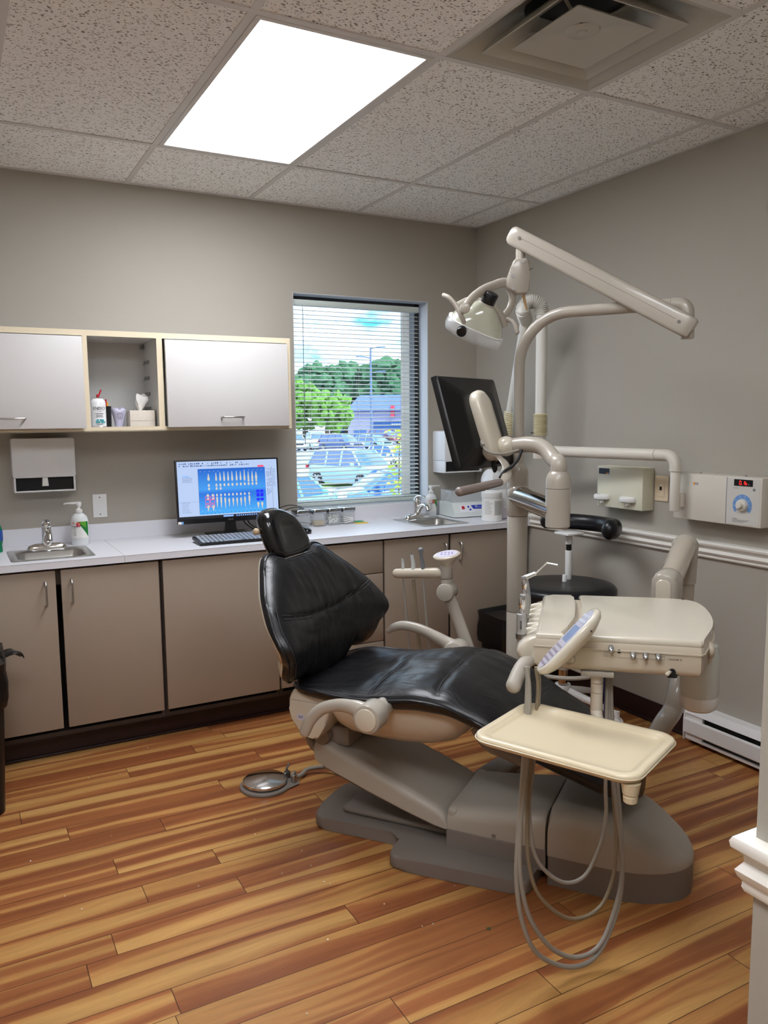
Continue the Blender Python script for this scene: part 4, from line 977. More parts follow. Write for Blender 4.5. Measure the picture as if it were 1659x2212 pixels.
# ================================================================== delivery unit
UA = math.radians(-42); UO = V((-1.215, -2.436, 0)); UF = Matrix.Translation(UO) @ Matrix.Rotation(UA, 4, 'Z')
def uw(x, y, z): return UF @ V((x, y, z))
UD = lambda v: UF.to_3x3() @ V(v)
unit = thing('delivery_unit', 'cream dental delivery unit with flat lid, touchpad and curved support arm', 'dental unit', uw(0, 0, .79), UA)
def uf(name, b, m, sharp=40, parent=None): return finish(name, b, m, parent or unit, UF, sharp=sharp)
RC = [(p.x, p.y) for p in catmull([V(q) for q in ((.192, -.234, 0), (.200, -.205, 0), (.217, -.15, 0), (.236, -.08, 0), (.247, 0, 0), (.249, .08, 0), (.244, .15, 0), (.230, .20, 0), (.205, .228, 0), (.17, .236, 0))], 5)]
out = [(-.222, -.236), (.184, -.243)]+RC+[(.10, .237), (-.12, .240), (-.195, .232), (-.222, .20)]
# finer outline with sharp front corners
def dens(pl, n=3):
    o = []
    for i in range(len(pl)):
        a, c = pl[i], pl[(i+1) % len(pl)]
        for k in range(n): o.append((a[0]+(c[0]-a[0])*k/n, a[1]+(c[1]-a[1])*k/n))
    return o
od = out
def ul_(d, z): return [(x, y, z) for x, y in inset(od, d)] if d else [(x, y, z) for x, y in od]
b = B(); b.loft([ul_(.03, .789), ul_(.012, .790), ul_(.004, .797), ul_(.0, .806), ul_(0, .8465), ul_(-.003, .8475), ul_(-.003, .8505), ul_(0, .8515), ul_(.001, .862), ul_(.004, .868)]); uf('body', b, BEIGE, 30)
def lid(pts, name):
    b = B(); b.prism(inset(pts, .002), .862, .8855, None, .011, 5); uf(name, b, CREAM, 25)
lid([(-.222, -.236), (-.146, -.2375), (-.138, -.16), (-.122, -.06), (-.118, .08), (-.124, .2), (-.128, .2395), (-.195, .232), (-.222, .20)], 'side_lid')
lid([(-.133, -.238), (.184, -.243)]+RC+[(.10, .237), (-.113, .239), (-.109, .2), (-.104, .08), (-.108, -.06), (-.122, -.16)], 'main_lid')
# handpiece holder nose with ridges
b = B(); prf = [(-.218, .874), (-.236, .868), (-.254, .856), (-.267, .842), (-.272, .828), (-.266, .815), (-.250, .804), (-.232, .799), (-.218, .798)]
L = []
for y, k in ((-.234, .75), (-.228, .93), (-.215, 1), (-.1, 1), (.05, 1), (.17, .98), (.19, .9), (.205, .6)): L.append([(-.218+(x+.218)*k, y, .835+(z-.835)*(.7+.3*k)) for x, z in prf])
b.loft(L); hold = uf('instrument_holder', b, CREAM, 50)
for y in (-.145, -.095, -.045, .015, .075, .14):
    b = B(); b.tube([(-.222, y, .870), (-.245, y, .865), (-.264, y, .852), (-.270, y, .838)], [.007, .008, .0075, .006], 12, smooth=3, round_end=1); uf('holder_ridge', b, CREAM, 60, hold)
b = B(); b.tube([(-.245, -.21, .80), (-.255, -.12, .792), (-.25, 0, .79)], .012, 10, smooth=3); uf('hose_guard', b, GREYP, 60)
# front controls
KN = mat('knob_metal', (.5, .52, .54, 1), .3, 1)
for x, z in ((-.031, .856), (.022, .843), (.052, .8425), (.082, .842)):
    b = B(); b.tube([(x, -.238, z), (x, -.249, z-.001), (x, -.258, z-.003)], [.0075, .0072, .0062], 14, round_end=1); uf('control_knob', b, KN)
b = B(); b.cyl((-.012, -.2405, .8475), (-.012, -.2425, .8475), .0048, n=16); uf('socket_hole', b, RUB)
Mt = frame((0, -.2432, 0), (1, 0, 0), (0, 0, 1), (0, -1, 0))
b = B(); T_ = lambda x0, x1, z0, z1: b.bb(x0, x1, -.2436, -.2426, z0, z1)
for (x0, x1, z0, z1) in ((-.0505, -.0395, .8435, .8437), (-.0505, -.0395, .8335, .8337), (-.0507, -.0505, .8335, .8437), (-.0395, -.0393, .8335, .8437), (-.0393, -.030, .8345, .8348), (-.030, -.0297, .8345, .84), (-.0115, -.0112, .832, .842), (-.0115, .098, .832, .8323), (.098, .0983, .832, .841), (.087, .0983, .8408, .8411), (-.0475, -.0425, .838, .8384), (-.0475, -.047, .838, .841)): T_(x0, x1, z0, z1)
b.text('I MASTER O', frame((.105, -.2434, .8345), (1, 0, 0), (0, 0, 1), (0, -1, 0)), .0065, .0002)
uf('control_markings', b, INK)
b = B(); b.bb(.105, .13, -.243, -.215, .786, .796, .004); b.cyl((.117, -.2445, .803), (.117, -.225, .803), .0085, n=16); uf('switch_socket', b, RUB)
b = B(); b.tube([(.113, -.240, .803), (.104, -.256, .801)], [.004, .0055], 10, round_end=1); uf('toggle', b, CREAM)
b = B(); b.ball((.218, -.15, .838), .018, (.7, 1.3, 1.2)); b.cyl((.218, -.15, .82), (.218, -.15, .803), .005, n=10); uf('end_knob', b, BEIGE, 60)
b = B(); b.bb(.235, .255, .02, .09, .835, .872, .006); uf('end_bracket', b, GREYP, 60)
b = B(); b.bb(-.10, -.028, -.20, .02, .781, .7895, .002); b.bb(-.105, -.022, -.236, -.20, .774, .788, .003); uf('tray_rail', b, GREYP)
# handle
b = B(); b.tube([P(1172, 1424, 2.13), P(1150, 1424, 2.10), P(1133, 1434, 2.08), P(1121, 1452, 2.06), P(1109, 1482, 2.03)], [.0135, .0165, .0185, .019, .0195], 20, smooth=5, round_end=1); finish('handle', b, GREYP, unit)
# touch pad
pcw = P(1229, 1386, 1.985); vr = (pcw-CAMC).normalized(); La = (CR*.69+CU*.72); La = (La-vr*La.dot(vr)).normalized(); sd_ = vr.cross(La); sd_ = sd_ if sd_.dot(CR) < 0 else -sd_; Wa = (vr*.97+sd_*.20).normalized(); Na = La.cross(Wa)
if Na.dot(sd_) < 0: Na = -Na
MP = frame(pcw, La, Wa, Na)
def se(a, c, z, e=.7, ox=0): return [MP @ V((ox+a*math.copysign(abs(math.cos(q))**e, math.cos(q)), c*math.copysign(abs(math.sin(q))**e, math.sin(q)), z)) for q in [2*PI*k/48 for k in range(48)]]
b = B(); b.loft([se(.04, .02, -.028), se(.075, .037, -.023), se(.100, .052, -.012), se(.1085, .0575, -.002), se(.109, .058, .004), se(.106, .0555, .009), se(.102, .052, .010)]); tp = finish('touch_pad', b, CREAM, unit, sharp=60)
b = B(); b.loft([se(.097, .047, .0098), se(.097, .047, .0108)]); finish('pad_face', b, mat('pad_face_grey', srgb(178, 176, 190), .3), tp)
b = B(); b.loft([[MP @ V((x, y, z)) for x, y in rrect(.05, .066, .004, 3, .018, 0)] for z in (.0108, .0114)]); finish('pad_display', b, mat('pad_lcd', srgb(128, 148, 190), .15), tp)
KEYM = mat('pad_key', srgb(120, 105, 125), .4); KEYG = mat('pad_key_light', srgb(205, 210, 220), .3)
b = B()
for i in range(6):
    for j in range(4):
        x = -.082+i*.0145; y = -.03+j*.02
        if i < 5: b.loft([[MP @ V((x+.0038*math.cos(q), y+.0045*math.sin(q), z)) for q in [2*PI*k/8 for k in range(8)]] for z in (.0108, .0116)])
finish('pad_keys', b, KEYM, tp)
b = B()
for i in range(2):
    for j in range(5):
        x = .060+i*.016; y = -.034+j*.017
        b.loft([[MP @ V((x+.0048*math.cos(q), y+.005*math.sin(q), z)) for q in [2*PI*k/8 for k in range(8)]] for z in (.0108, .012)])
finish('pad_buttons', b, KEYG, tp)
b = B(); b.tube([MP @ V((-.03, .02, -.028)), MP @ V((-.03, .05, -.045)), uw(-.15, -.21, .80)], [.012, .012, .012], 12, smooth=3); finish('pad_stalk', b, CREAM, unit)
b = B(); b.cyl(MP @ V((.055, -.063, -.008)), MP @ V((.055, -.0645, -.008)), .0025, n=10); finish('pad_screw', b, INK, tp)
# support arm: block, forearm, column sweeping down to the chair base
b = B(); bc = P(1437, 1278, 2.56); af = (P(1480, 1178, 2.8)-bc); afh = V((af.x, af.y, 0)).normalized(); sdn = ZZ.cross(afh)
def blk(d, w, zt, zb, r): return [bc+afh*d+sdn*x+ZZ*(y+(zt+zb)/2) for x, y in rrect(w, zt-zb, r, 6)]
b.loft([blk(-.03, .060, .055, -.085, .028), blk(-.025, .078, .064, -.09, .036), blk(.0, .088, .070, -.09, .042), blk(.05, .088, .07, -.06, .042), blk(.07, .08, .06, -.03, .035)]); finish('arm_end_block', b, GREIGE, unit, sharp=50)
b = B(); b.loft([blk(-.0315, .046, .044, -.085, .02), blk(-.0335, .044, .042, -.085, .02)]); finish('block_cover', b, CREAM, unit)
b = B(); j1 = P(1480, 1180, 2.80); b.tube([bc+afh*.03+ZZ*.02, bc+afh*.07+ZZ*.03, j1-V((0, 0, .005))+afh*-.03, j1], [.036, .038, .039, .040], 24, squash=(1, 1)); finish('forearm', b, mat('glossy_greige', srgb(190, 178, 162), .1, coat=1, spec=.9), unit)
b = B(); b.ball(j1, .045, (1, 1, .95), n=28); b.cyl(j1+V((0, 0, -.13)), j1+V((0, 0, .01)), .040, .0445, n=28); finish('elbow_joint', b, GREIGE, unit, sharp=60)
b = B(); cb_ = V((j1.x, j1.y, 0)); pts = [cb_+ZZ*(j1.z-.132), cb_+ZZ*.72, cb_+ZZ*.56, P(1461, 1500, 2.8), P(1452, 1535, 2.79), P(1432, 1565, 2.77), cw(1.25, .30, .255), cw(1.18, .20, .20), cw(1.12, .10, .16)]
b.tube(pts, [.036, .033, .032, .033, .034, .034, .033, .032, .03], 24, smooth=5); finish('support_column', b, GREIGE, unit)
# water bottle
bt = uw(.227, .06, 0); bt = V((bt.x, bt.y, 0)); 
BOT = mat('frosted_bottle', srgb(222, 226, 218), .3, alpha=.68, coat=.2)
wb = thing('water_bottle', 'frosted water bottle with ribbed cap hanging under the delivery unit', 'bottle', bt+ZZ*.605)
b = B(); b.lathe([(.03, .80), (.045, .795), (.052, .77), (.053, .66), (.050, .645)], bt, 36); finish('body', b, BOT, wb)
b = B(); L = []
for r, z in ((.0515, .648), (.0525, .640), (.051, .625), (.047, .612), (.038, .605), (.001, .603)):
    L.append([bt+V((r*(1+(.014 if k % 4 < 2 and .61 < z < .645 else 0))*math.cos(2*PI*k/96), r*(1+(.014 if k % 4 < 2 and .61 < z < .645 else 0))*math.sin(2*PI*k/96), z)) for k in range(96)])
b.loft(L); finish('cap', b, WHITEP, wb)
# tray on its arm
TRW = mat('cream_tray', srgb(216, 202, 172), .3, coat=.3)
tr_c = uw(-.119, -.464, .70); TA = UA+math.radians(-24); TM = Matrix.Translation(tr_c) @ Matrix.Rotation(TA, 4, 'Z')
tray = thing('instrument_tray', 'empty cream rectangular instrument tray on an arm below the delivery unit', 'tray', tr_c, TA)
def tf(name, b, m, sharp=50): return finish(name, b, m, tray, TM, sharp=sharp)
tl = lambda d, z, r=.045: [(x, y, z) for x, y in rrect(.397-2*d, .286-2*d, max(r-d*.6, .012), 8)]
b = B(); b.loft([tl(.03, -.016), tl(.010, -.014), tl(.002, -.008), tl(0, .0), tl(.002, .005), tl(.006, .0078), tl(.012, .008), tl(.018, .007), tl(.0205, .0055), tl(.022, .0035), tl(.0265, .0035), tl(.0295, -.0015), tl(.036, -.004), tl(.06, -.0045)]); tf('tray_top', b, TRW, 60)
b = B(); b.loft([tl(.0005, -.0035), tl(-.0015, -.0028), tl(-.0015, -.0015), tl(.0003, -.0008)], cap=False); tf('rim_bead', b, TRW)
pv = PZ(1362, 1712, .662)
b = B(); b.lathe([(.011, .640), (.0145, .643), (.0155, .655), (.0145, .6565), (.0145, .659), (.017, .661), (.0185, .672), (.021, .686)], (pv.x, pv.y, 0), 24); finish('pivot_knob', b, TRW, tray)
tt = P(1290, 1452, 2.075); ar_top = V((tt.x, tt.y, 0))
b = B(); b.ball(V((tt.x, tt.y, P(1290, 1446, 2.075).z)), .0165, n=20); b.cyl((tt.x, tt.y, .752), (tt.x, tt.y, .778), .0162, n=20); finish('swivel', b, CREAM, tray)
b = B(); b.cyl((tt.x, tt.y, .7265), (tt.x, tt.y, .7505), .0162, n=20); finish('collar', b, CREAM, tray)
b = B(); b.tube([V((tt.x, tt.y, .725)), V((tt.x, tt.y, .69)), V((tt.x, tt.y, .672)), V((tt.x, tt.y, .661)).lerp(V((pv.x, pv.y, .66)), .06), V((tt.x, tt.y, .658)).lerp(V((pv.x, pv.y, .66)), .2), V((pv.x, pv.y, .664))], [.0158, .0158, .0158, .015, .013, .011], 18, smooth=4); b.cyl((pv.x, pv.y, .650), (pv.x, pv.y, .662), .009); finish('tray_arm', b, CREAM, tray)
# handpieces in the holder, their hoses hanging in loops below
HPM = mat('satin_handpiece', srgb(176, 176, 174), .32, .55)
def handpiece(name, label, v, z0, h1, h2, hoses, mt=STEEL, syr=False):
    q = uw(-.262, v, z0); o = thing(name, label, 'dental handpiece', q, 0, 'handpieces in the delivery unit holder')
    ux = UD((1, 0, 0))
    b = B()
    if not syr:
        b.lathe([(.0095, -.028), (.0135, -.02), (.0138, -.006), (.0132, -.005), (.0132, .0), (.0128, h1-.006), (.0125, h1-.001), (.0105, h1)], q, 24); finish('sleeve', b, mt, o)
        b = B(); b.lathe([(.0062, h1), (.0062, h1+.008), (.0052, h1+.010), (.0058, h1+.014), (.0054, h1+.018), (.0072, h1+.022), (.0070, h2-.004), (.0060, h2), (.004, h2)], q, 20); finish('coupling', b, CHROME, o)
        b = B(); b.lathe([(.0145, -.02), (.0148, -.012), (.0145, -.006)], q, 24); finish('collar', b, DSTEEL, o)
        for k in range(6):
            b = B(); cc = q+UD((0.0, -.0133, .01+k*.004)); b.box(cc, (.004, .004, .0012)); finish('grip_line', b, INK, o)
    else:
        b.tube([q+ZZ*-.03, q+ZZ*.02+ux*.004, q+ZZ*.06+ux*.002, q+ZZ*.10-ux*.004], [.009, .0135, .012, .010], 14, smooth=3, squash=(1, .8)); finish('body', b, mt, o)
        b = B(); s0 = q+ZZ*.095-ux*.002; s1 = s0+ux*.03+ZZ*.014; b.tube([s0, s1], [.0075, .0058], 14); finish('nut', b, STEEL, o)
        b = B(); b.tube([s1, s1+ux*.028+ZZ*.028, s1+ux*.034+ZZ*.031, s1+ux*.062+ZZ*.027], .0022, 8, smooth=3); finish('tip', b, CHROME, o)
    for pts, r, m_ in hoses:
        b = B(); b.tube(pts, r, 12, smooth=6); finish('hose', b, m_, o)
def loop(pp, d0=2.0, d1=2.12, y0=None):
    xs = [p[0] for p in pp]; a, c = min(xs), max(xs)
    return [P(x, y, d0+(d1-d0)*(x-a)/(c-a)) for x, y in pp]
h_a = loop([(1140, 1440), (1139, 1500), (1131, 1650), (1120, 1800), (1116, 1900), (1129, 1995), (1163, 2062), (1232, 2089), (1290, 2062), (1332, 1970), (1344, 1880), (1337, 1790), (1326, 1700), (1316, 1560), (1314, 1440)])
h_b = loop([(1136, 1440), (1143, 1500), (1137, 1650), (1124, 1790), (1124, 1890), (1143, 1980), (1190, 2047), (1248, 2068), (1300, 2035), (1338, 1930), (1344, 1850), (1340, 1780), (1334, 1700), (1322, 1560), (1318, 1440)])
h_c = loop([(1163, 1440), (1164, 1500), (1152, 1650), (1143, 1745), (1157, 1850), (1210, 1904), (1262, 1893), (1297, 1825), (1309, 1760), (1308, 1700), (1310, 1560), (1312, 1440)], 2.03, 2.1)
h_d = loop([(1158, 1440), (1162, 1500), (1146, 1650), (1139, 1760), (1142, 1860), (1166, 1936), (1228, 1984), (1290, 1965), (1323, 1900), (1331, 1810), (1324, 1700), (1318, 1560), (1316, 1440)], 2.02, 2.12)
handpiece('handpiece', 'silver handpiece nearest the front of the delivery unit holder', -.17, .868, .048, .092, [(h_a, .0062, HOSE)], HPM)
handpiece('handpiece', 'slim dark handpiece partly hidden between two silver handpieces', -.118, .862, .04, .088, [(h_c, .0052, HOSE)], DSTEEL)
handpiece('handpiece', 'taller silver handpiece standing behind the front one in the holder', -.045, .880, .062, .105, [(h_b, .0062, HOSE)], HPM)
handpiece('air_water_syringe', 'grey air water syringe with bent tip, farthest in the delivery holder', .0, .885, 0, 0, [(h_d, .005, HOSET)], mat('matte_grey_metal', srgb(160, 160, 160), .45, .2), True)
b = B(); b.tube([P(1306, 1455, 2.16), P(1306, 1540, 2.16), P(1306, 1570, 2.16)], .0026, 8); finish('blue_tube', b, mat('blue_tube', srgb(20, 40, 130), .4), unit)

# ================================================================== assistant stool
SC = V((-.335, -1.205, 0)); VINYLS = mat('satin_black_vinyl', srgb(20, 20, 24), .33)
st = thing('assistant_stool', 'round black padded stool with curved arm pad and white star base', 'stool', SC)
b = B(); b.lathe([(.05, .575), (.20, .577), (.232, .590), (.240, .606), (.236, .612), (.240, .618), (.239, .640), (.225, .655), (.19, .662), (.10, .659), (.001, .656)], SC, 48, sq=(1.02, 1)); finish('seat', b, VINYLS, st, sharp=80)
b = B(); b.cyl(SC+ZZ*.565, SC+ZZ*.578, .12, n=24); b.bb(SC.x-.03, SC.x+.03, SC.y-.16, SC.y, .553, .567, .003); finish('seat_plate', b, STEEL, st)
b = B(); b.cyl(SC+ZZ*.17, SC+ZZ*.40, .0225, n=24); finish('column', b, mat('floor_tinted_chrome', (.7, .6, .48, 1), .12, 1), st)  # plain chrome; the floor's warm reflection is put into its colour
b = B(); b.cyl(SC+ZZ*.38, SC+ZZ*.57, .024, n=24, bev=.002); finish('column_sleeve', b, BLACKP, st)
b = B(); b.lathe([(.034, .165), (.037, .17), (.036, .10), (.03, .085)], SC, 24); finish('base_hub', b, WHITEP, st)
for k in range(5):
    a = math.radians(-62+72*k); d = V((math.cos(a), math.sin(a), 0)); e = SC+d*.265
    b = B(); b.tube([SC+d*.03+ZZ*.135, SC+d*.15+ZZ*.105, e+ZZ*.072], [.021, .017, .013], 10, squash=(1, .8), up=(0, 0, 1)); lg = finish('leg', b, WHITEP, st)
    b = B(); b.cyl(e+ZZ*.05, e+ZZ*.085, .012, n=14); w0 = d.cross(ZZ)
    b.cyl(e+ZZ*.027-w0*.022, e+ZZ*.027-w0*.006, .026, n=20, bev=.004); b.cyl(e+ZZ*.027+w0*.006, e+ZZ*.027+w0*.022, .026, n=20, bev=.004); b.bb(e.x-.012, e.x+.012, e.y-.012, e.y+.012, .027, .055, .004); finish('caster', b, WHITEP, lg)
b = B(); b.tube([SC+V((.20*math.cos(a), .20*math.sin(a), .262)) for a in [2*PI*k/40 for k in range(41)]], .010, 8, cap=False); b.tube([SC+ZZ*.262+V((0, .02, 0)), SC+V((0, .2, .262))], .008, 8); b.tube([SC+ZZ*.262+V((0, -.02, 0)), SC+V((0, -.2, .262))], .008, 8); b.cyl(SC+ZZ*.245, SC+ZZ*.28, .032, n=20); finish('foot_ring', b, GREYP, st)
rdp = SC+V((.085, .07, 0))
b = B(); b.cyl(rdp+ZZ*.60, rdp+ZZ*.80, .0165, n=20, bev=.002); finish('support_rod', b, WHITEP, st)
b = B(); b.cyl(rdp+ZZ*.79, rdp+ZZ*.84, .013, n=18); finish('rod_core', b, BLACKP, st)
b = B(); b.cyl(rdp+ZZ*.83, rdp+ZZ*.882, .0175, n=20, bev=.002); b.bb(rdp.x-.05, rdp.x+.05, rdp.y-.05, rdp.y+.05, .878, .889, .003); finish('support_head', b, WHITEP, st)
b = B(); b.cyl(rdp+V((-.05, -.03, .60)), rdp+V((-.05, -.03, .69)), .011, n=14, bev=.003); finish('height_lever', b, WHITEP, st)
arc = []; 
for k in range(15):
    a = math.radians(-70+(150)*k/14); arc.append(SC+V((.02+.205*math.cos(a), .205*math.sin(a), .935-.012*math.cos(a))))
b = B(); b.tube(arc, [.042, .043, .041, .038]+[.035]*10+[.036], 18, round_end=1, squash=(1.12, .9), up=(0, 0, 1)); finish('arm_pad', b, VINYLS, st, sharp=70)

# ================================================================== X-ray unit on the right wall
XB = (-.09, -2.046, -1.615, .999, 1.196)
t = thing('xray_controller', 'white x-ray control box with blue dial and red digit display', 'control box', (-.045, -1.83, .999))
CW = mat('controller_white', srgb(214, 208, 196), .4)
b = B(); b.bb(-.088, -.0005, -2.046, -1.615, .999, 1.196, .005); bx = finish('housing', b, CW, t)
MX = frame((-.0882, -1.615, 1.0), (0, -1, 0), (0, 0, 1), (-1, 0, 0))     # x along the wall toward the camera, y up
b = B(MX); b.bb(.268, .272, .004, .192, 0, .0005); finish('panel_seam', b, GREYINK, t)
b = B(MX); b.bb(.274, .422, .006, .190, .0, .0008); pn = finish('control_panel', b, mat('panel_grey', srgb(206, 203, 196), .4), t)
b = B(MX); b.bb(.305, .390, .160, .186, .0008, .002); dp = finish('display', b, BLACKG, t)
LED = mat('red_led_digits', srgb(255, 40, 40), .5, emit=srgb(255, 45, 40), estr=.9)
b = B(MX)
def seg7(x, y, w, h, on):
    th = .0017
    S = {'a': (0, h, 1), 'g': (0, h/2, 1), 'd': (0, 0, 1), 'f': (0, h/2, 0), 'e': (0, 0, 0), 'b': (w, h/2, 0), 'c': (w, 0, 0)}
    for k in on:
        dx, dy, hz = S[k]
        if hz: b.bb(x+dx+.001, x+w-.001, y+dy-th/2, y+dy+th/2, .002, .0026)
        else: b.bb(x+dx-th/2, x+dx+th/2, y+dy+.0012, y+dy+h/2-.0012, .002, .0026)
seg7(.330, .1655, .0075, .015, 'abcdef'); b.bb(.3405, .3422, .1648, .1665, .002, .0026); seg7(.3445, .1655, .0075, .015, 'bc'); seg7(.3565, .1655, .0075, .015, 'cdefg')
finish('digits', b, LED, dp)
b = B(MX); b.text('s', frame((.371, .168, .002), (1, 0, 0), (0, 1, 0), (0, 0, 1)), .009, .0002); finish('display_unit', b, WHITEP, dp)
b = B(MX); ring = lambda r0, r1, a0, a1, n, z0, z1: b.loft([[(.346+r*math.cos(a), .083+r*math.sin(a), z) for r, z in ((r0, z0), (r1, z0), (r1, z1), (r0, z1))] for a in [a0+(a1-a0)*k/n for k in range(n+1)]])
ring(.026, .044, math.radians(-42), math.radians(222), 36, .0008, .0014); finish('dial_scale', b, mat('dial_blue', srgb(110, 150, 205), .5), pn)
b = B(MX)
for k in range(8):
    a = math.radians(222-264*k/7); r = .0435; b.tube([(.346+.03*math.cos(a), .083+.03*math.sin(a), .0015), (.346+r*math.cos(a), .083+r*math.sin(a), .0015)], .0004, 4)
for k in range(15):
    a = math.radians(222-264*k/14); b.box((.346+.0265*math.cos(a), .083+.0265*math.sin(a), .0016), (.0018, .0018, .0006))
finish('dial_marks', b, WHITEP, pn)
b = B(MX); b.lathe([(.024, 0), (.0235, .010), (.021, .012), (.013, .013), (.012, .024), (.010, .026), (.001, .0265)], (.346, .083, .0008), 32); b.bb(.345, .347, .098, .106, .011, .013); finish('dial_knob', b, CW, t)
b = B(MX); b.cyl((.397, .148, .0008), (.397, .148, .002), .006, n=18); finish('button', b, mat('button_grey', srgb(120, 130, 130), .4), t)
b = B(MX); b.text('X-ray 70 kV', frame((.303, .151, .001), (1, 0, 0), (0, 1, 0), (0, 0, 1)), .005, .0001)
b.text('WARNING', frame((.302, .028, .001), (1, 0, 0), (0, 1, 0), (0, 0, 1)), .0048, .0001)
for k in range(3): b.bb(.302, .38-.012*k, .0225-k*.0042, .0237-k*.0042, .0008, .0011)
finish('panel_lettering', b, INK, pn)
b = B(MX); b.bb(.106, .130, .150, .160, 0, .0008); lg = finish('maker_label', b, GREYINK, t)
b = B(MX); b.bb(.1045, .1115, .1495, .1605, .0005, .001); finish('label_square', b, ORANGE, lg)
b = B(MX); b.text('FONA', frame((.113, .155, .0009), (1, 0, 0), (0, 1, 0), (0, 0, 1)), .0075, .0002); finish('label_lettering', b, WHITEP, lg)
for y in (-1.72, -1.94):
    b = B(); b.cyl((-.045, y, 1.195), (-.045, y, 1.199), .004, n=10); finish('screw', b, DSTEEL, t)
# exposure box with two remote holders
t = thing('sensor_holder_box', 'smaller cream wall box with dark label and two white clips', 'wall box', (-.037, -1.28, 1.006))
b = B(); b.bb(-.075, -.0005, -1.425, -1.132, 1.006, 1.204, .005); finish('housing', b, OFFW, t)
MX2 = frame((-.0752, -1.132, 1.006), (0, -1, 0), (0, 0, 1), (-1, 0, 0))
b = B(MX2); b.bb(.012, .082, .158, .186, 0, .0008); lb = finish('dark_label', b, mat('label_navy', srgb(42, 54, 66), .35), t)
b = B(MX2); b.bb(.060, .068, .158, .165, .0006, .0012); finish('label_square', b, ORANGE, lb)
b = B(MX2); b.bb(.0685, .0815, .158, .165, .0006, .0010); finish('label_strip', b, GREYINK, lb)
for x in (.02, .188):
    b = B(MX2); b.bb(x-.006, x+.008, .032, .062, 0, .026, .003); b.tube([(x-.006, .048, .006), (x-.004, .048, .028), (x+.016, .048, .034), (x+.04, .048, .030), (x+.06, .048, .012), (x+.062, .048, 0)], [.012, .013, .013, .013, .013, .013], 10, smooth=3, squash=(1, .45), up=(0, 1, 0)); b.bb(x-.002, x+.062, .036, .060, 0, .010, .003); b.cyl((x+.028, .026, 0), (x+.028, .026, .022), .008, n=14, bev=.002); finish('clip', b, WHITEP, t)
# folded arm
t = thing('wall_xray_machine', 'white folded wall-mounted x-ray arm with corrugated elbow covers', 'x-ray arm', (-.133, -1.65, .98))
ep = V((-.137, -1.665, 1.272)); vp = V((-.245, -.905, 1.272))
b = B(); b.cyl((ep.x, ep.y, 1.035), (ep.x, ep.y, 1.205), .021, n=24, bev=.003); finish('wall_spigot', b, CW, t)
dh = (vp-ep).normalized(); b = B(); pts = [V((ep.x, ep.y, 1.205)), V((ep.x, ep.y, 1.225))]
for k in range(8):
    a = PI/2*k/7; pts.append(V((ep.x, ep.y, 1.225))+dh*(.047*(1-math.cos(a)))+ZZ*(.047*math.sin(a)))
pts.append(ep+dh*.095); b.tube(pts, .0255, 24); finish('elbow', b, CW, t)
b = B(); b.bb(-.118, -.089, -1.68, -1.65, 1.05, 1.11, .004); finish('spigot_bracket', b, CW, t)
b = B(); b.tube([ep+dh*.097, vp+dh*.0], .026, 24); b.cyl(vp+ZZ*-.04, vp+ZZ*.04, .034, n=24, bev=.004); finish('horizontal_arm', b, CW, t)
IV = mat('ivory_bellows', srgb(216, 208, 176), .5); XW = mat('xray_white', srgb(216, 214, 206), .35)
def bellows(name, pts, r, n, m_, amp=.0035):
    P_ = catmull(pts, 24) if len(pts) > 2 else [V(pts[0]).lerp(V(pts[1]), i/(n*4)) for i in range(n*4+1)]
    # resample evenly
    cum = [0]; 
    for i in range(1, len(P_)): cum.append(cum[-1]+(P_[i]-P_[i-1]).length)
    M_ = n*4; Q = []
    for i in range(M_+1):
        s = cum[-1]*i/M_; k = 0
        while k < len(cum)-2 and cum[k+1] < s: k += 1
        Q.append(P_[k].lerp(P_[k+1], (s-cum[k])/max(1e-9, cum[k+1]-cum[k])))
    rr = [r+amp*(1 if i % 4 in (1, 2) else -1) for i in range(M_+1)]
    b = B(); b.tube(Q, rr, 24); return finish(name, b, m_, t, sharp=20)
b = B(); b.cyl(vp+ZZ*.03, vp+ZZ*.685, .0275, n=24); finish('lower_tube', b, XW, t)
bellows('lower_bellows', [vp+ZZ*.075, vp+ZZ*.185], .033, 15, IV)
top = vp+ZZ*.675; e2 = P(1136, 692, 4.0)
bellows('top_bellows', [top-ZZ*.01]+[top-RH*.0475+RH*(.0475*math.cos(PI*k/8))+ZZ*(.01+.0475*math.sin(PI*k/8)) for k in range(9)]+[e2], .0315, 34, XW, .0035)
e3 = P(1103, 893, 4.30)
b = B(); b.tube([e2+ZZ*.01, e3], .026, 24); finish('upper_tube', b, XW, t)
e4 = P(1099, 940, 4.34)
bellows('tube_bellows', [e3+ZZ*.01, e4], .031, 12, IV)
b = B(); b.tube([e4+ZZ*.01, P(1097, 1000, 4.45), P(1090, 1020, 4.5)], .024, 18, smooth=4); b.cyl(P(1050, 1032, 4.52), P(1105, 1050, 4.62), .058, n=28, bev=.02); b.cyl(P(1078, 1058, 4.56), P(1082, 1100, 4.56), .052, .046, n=28, bev=.008); finish('tube_head', b, WHITEM, t)
b = B(); b.cyl(vp+ZZ*.09+RH*-.03, vp+ZZ*.09+RH*-.048, .004, n=8); finish('latch', b, DSTEEL, t)
